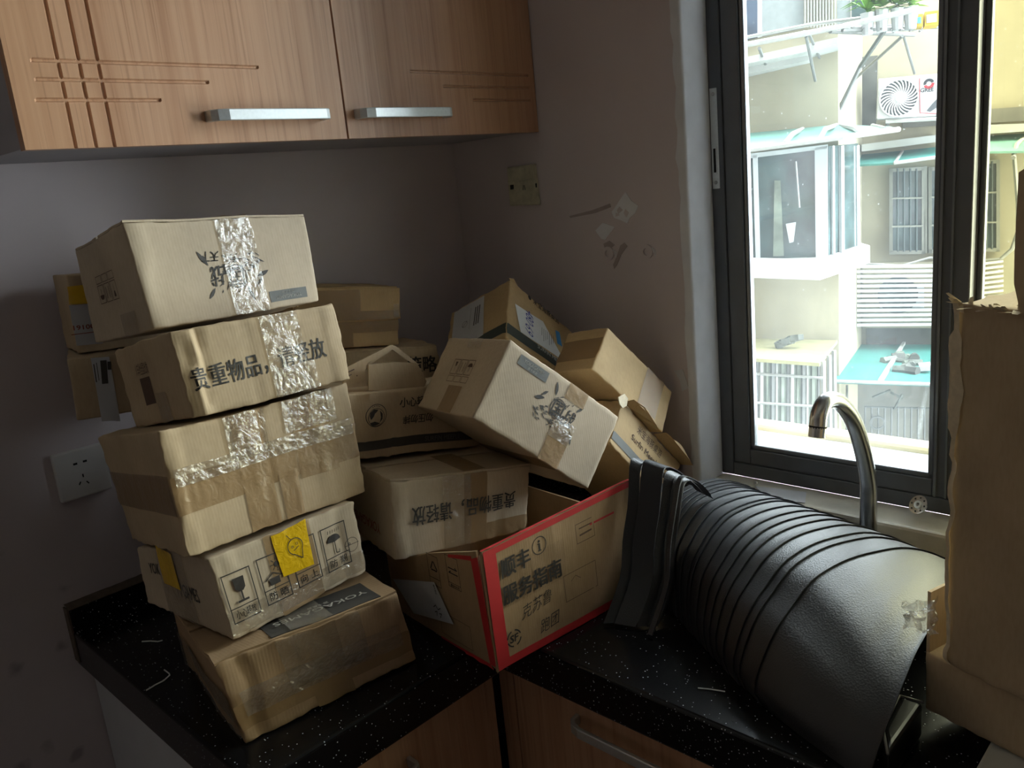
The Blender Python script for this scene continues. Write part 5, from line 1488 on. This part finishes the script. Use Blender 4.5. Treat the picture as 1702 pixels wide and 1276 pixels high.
for k, px in enumerate(((1466, 8), (1492, 6), (1514, 4), (1442, 14))):
    pt = thing('balcony_plant', ('leafy green plant in a white pot on the balcony rack', 'arching green plant between two others on the balcony rack', 'green plant beside the yellow crates on the balcony rack', 'low green plant trailing at the end of the balcony rack')[k], 'plant', X((px[0], px[1] + 38), D1 - .74))
    c = X((px[0], px[1] + 12), D1 - .74); rr = random.Random(k)
    for q in range(34):
        az = rr.uniform(0, 2 * PI); L_ = rr.uniform(.12, .24); up = rr.uniform(.1, 1.0)
        d = Vector((math.cos(az), math.sin(az), 0)); s_ = Vector((-d.y, d.x, 0)) * .022
        a_, b_, e_ = c + Vector((0, 0, .04)), c + d * L_ * .5 + Vector((0, 0, L_ * up)), c + d * L_ + Vector((0, 0, L_ * up * .75))
        MB().add([a_ - s_ * .4, a_ + s_ * .4, b_ + s_, e_, b_ - s_], [(0, 1, 2, 4), (4, 2, 3)]).build('leaf', 'plant_green', pt, fix=False)
    MB().tube([c + Vector((0, 0, -.145)), c + Vector((0, 0, .02))], .04, 12, r2=.055).build('pot', 'ac_white', pt)
for k, (q, lb) in enumerate((([(1521, 24), (1534, 23), (1534, 43), (1521, 44)], 'small yellow crate with a blue bottle on the balcony rack'), ([(1537, 20), (1560, 17), (1560, 41), (1537, 43)], 'larger yellow crate at the end of the balcony rack'))):
    cr = thing('crate', lb, 'crate', X(q[3], D1 - .5))
    eprism('crate_body', 'crate_yellow', q, D1 - .6, .2, cr)
    eprism('crate_hole', 'white_frame', [(q[0][0] + 3, q[0][1] + 5), (q[1][0] - 3, q[1][1] + 5), (q[2][0] - 3, q[2][1] - 5), (q[3][0] + 3, q[3][1] - 5)], D1 - .61, .02, cr)
    if k == 0: eprism('blue_bottle', 'blue_ink', [(1525, 29), (1531, 28), (1531, 38), (1525, 38)], D1 - .63, .03, cr)
# lower left: khaki awning over a barred cage
ka = thing('awning', 'sun-bleached khaki awning board with a scrap of debris on it', 'awning', X((1320, 595), 7.2))
MB().prism([X((1236, 562), D1 - .02), X((1392, 565), D1 - .02), X((1362, 603), 7.0), X((1236, 594), 7.0)], Vector((0, 0, -.03))).build('board', 'khaki_awning', ka)
db = thing('debris_heap', 'scrap of grey debris lying on the khaki awning', 'debris', X((1308, 572), D1 - .5))
for k in range(6):
    c = X((1298 + k * 5, 576 - k * 2), 7.75)
    MB().disc(c, (.2 * (k % 3 - 1), .2, 1), 0, .05 + .01 * (k % 3), .05, 6).build('scrap', 'debris_grey', db)
cg = thing('window_cage', 'window cage of pale vertical bars below the khaki awning', 'window cage', X((1320, 740), 7.2))
eprism('curtain', 'curtain_pale', [(1230, 592), (1362, 602), (1360, 790), (1230, 790)], 7.45, .05, cg)
for k in range(15):
    x = 1240 + k * 8.5 + (k % 3)
    etube('bar', ('pipe_white', 'curtain_pale', 'pipe_grey')[k % 3], [(x, 596 + k * .4, 7.1), (x - 1, 780, 7.1)], .014 + .008 * (k % 2), cg, 5)
for y in (620, 668):
    etube('cross_bar', 'pipe_white', [(1240, y, 7.08), (1368, y + 8, 7.08)], .012, cg, 5)
for pts in ([(1368, 600, 7.1), (1370, 780, 7.1)], [(1378, 590, 7.5), (1380, 780, 7.5)], [(1386, 582, 7.9), (1388, 780, 7.9)]):
    etube('corner_post', 'pipe_white', pts, .022, cg)
# green awning with debris, dark yard wall below it
ga = thing('awning', 'wide teal sheet awning with debris lying across it', 'awning', X((1470, 620), 8.6))
MB().prism([X((1412, 572), D2 - .02), X((1700, 572), D2 - .02), X((1700, 642), 8.2), X((1384, 632), 8.2)], Vector((0, 0, -.03))).build('sheet', 'teal_awning', ga)
MB().prism([X((1412, 572), D2 - .02), X((1384, 632), 8.2), X((1384, 592), 8.7), X((1398, 578), D2 - .4)], Vector((0, 0, -.02))).build('side_sheet', 'teal_awning_pale', ga)
etube('front_tube', 'pipe_white', [(1382, 633, 8.18), (1700, 643, 8.18)], .018, ga)
MB().prism([X((1459, 636), 8.18), X((1500, 572), D2 - .1), X((1505, 572), D2 - .1), X((1467, 636), 8.18)], Vector((0, 0, .03))).build('white_batten', 'pipe_white', ga)
db = thing('debris_heap', 'heap of grey branches and rags on the teal awning', 'debris', X((1510, 600), 8.9))
rr = random.Random(11)
for k in range(16):
    a_ = (rr.uniform(1482, 1546), rr.uniform(590, 614)); b_ = (a_[0] + rr.uniform(-26, 26), a_[1] + rr.uniform(-5, 5))
    Da = 8.2 + (632 - a_[1]) / 60 * 1.7; Db = 8.2 + (632 - b_[1]) / 60 * 1.7
    MB().tube([X(a_, Da - .05), X(b_, Db - .05)], rr.uniform(.02, .06), 6).build('stick', ('debris_grey', 'facade_stained', 'curtain_pale')[k % 3], db)
wb = eprism('white_bag', 'ac_white', [(1528, 609), (1548, 607), (1548, 616), (1530, 617)], 8.6, .15)
tag(wb, 'small white plastic bag on the teal awning', 'bag')
yd = thing('yard_wall', 'grey yard wall with a rusted grille under the teal awning', 'wall', X((1460, 780), 8.6))
eprism('wall_face', 'facade_grey', [(1370, 618), (1720, 622), (1720, 860), (1370, 860)], 9.7, .2, yd)
for k in range(11):
    x = 1438 + k * 11
    etube('bar', 'pipe_grey', [(x, 676, 8.6), (x - 1, 770, 8.6)], .010, yd, 5)
for y in (676, 730):
    etube('cross_bar', 'pipe_grey', [(1436, y, 8.6), (1560, y + 3, 8.6)], .010, yd, 5)
MB().disc(X((1458, 702), 8.58), -EN, .055, .07, .02, 20).build('ring', 'pipe_grey', yd)
for pts in ([(1486, 680, 8.585), (1500, 655, 8.585)], [(1480, 652, 8.585), (1500, 662, 8.585)], [(1450, 660, 8.585), (1480, 648, 8.585)], [(1408, 640, 8.585), (1408, 760, 8.585)]):
    etube('twig', 'debris_grey', pts, .012, yd, 5)
fl = thing('low_plant', 'small yellow-green weed at the foot of the cage', 'plant', X((1310, 728), 6.9))
rr = random.Random(4)
for k in range(18):
    c = X((1300 + rr.uniform(-6, 22), 724 + rr.uniform(-8, 8)), 6.9); d = noise.noise_vector(Vector((k, 2, 3))) * .09
    MB().add([c, c + d + Vector((0, 0, .03)), c + d * 1.4], [(0, 1, 2)]).build('leaf', 'plant_green', fl, fix=False)
P = [Vector((o.x, o.y, -6)) + EN * d + EU * u for d, u in ((2.2, -9), (2.2, 9), (14, 9), (14, -9))]
struct(MB().prism(P, Vector((0, 0, -.2))).build('floor_alley', 'facade_grey'))
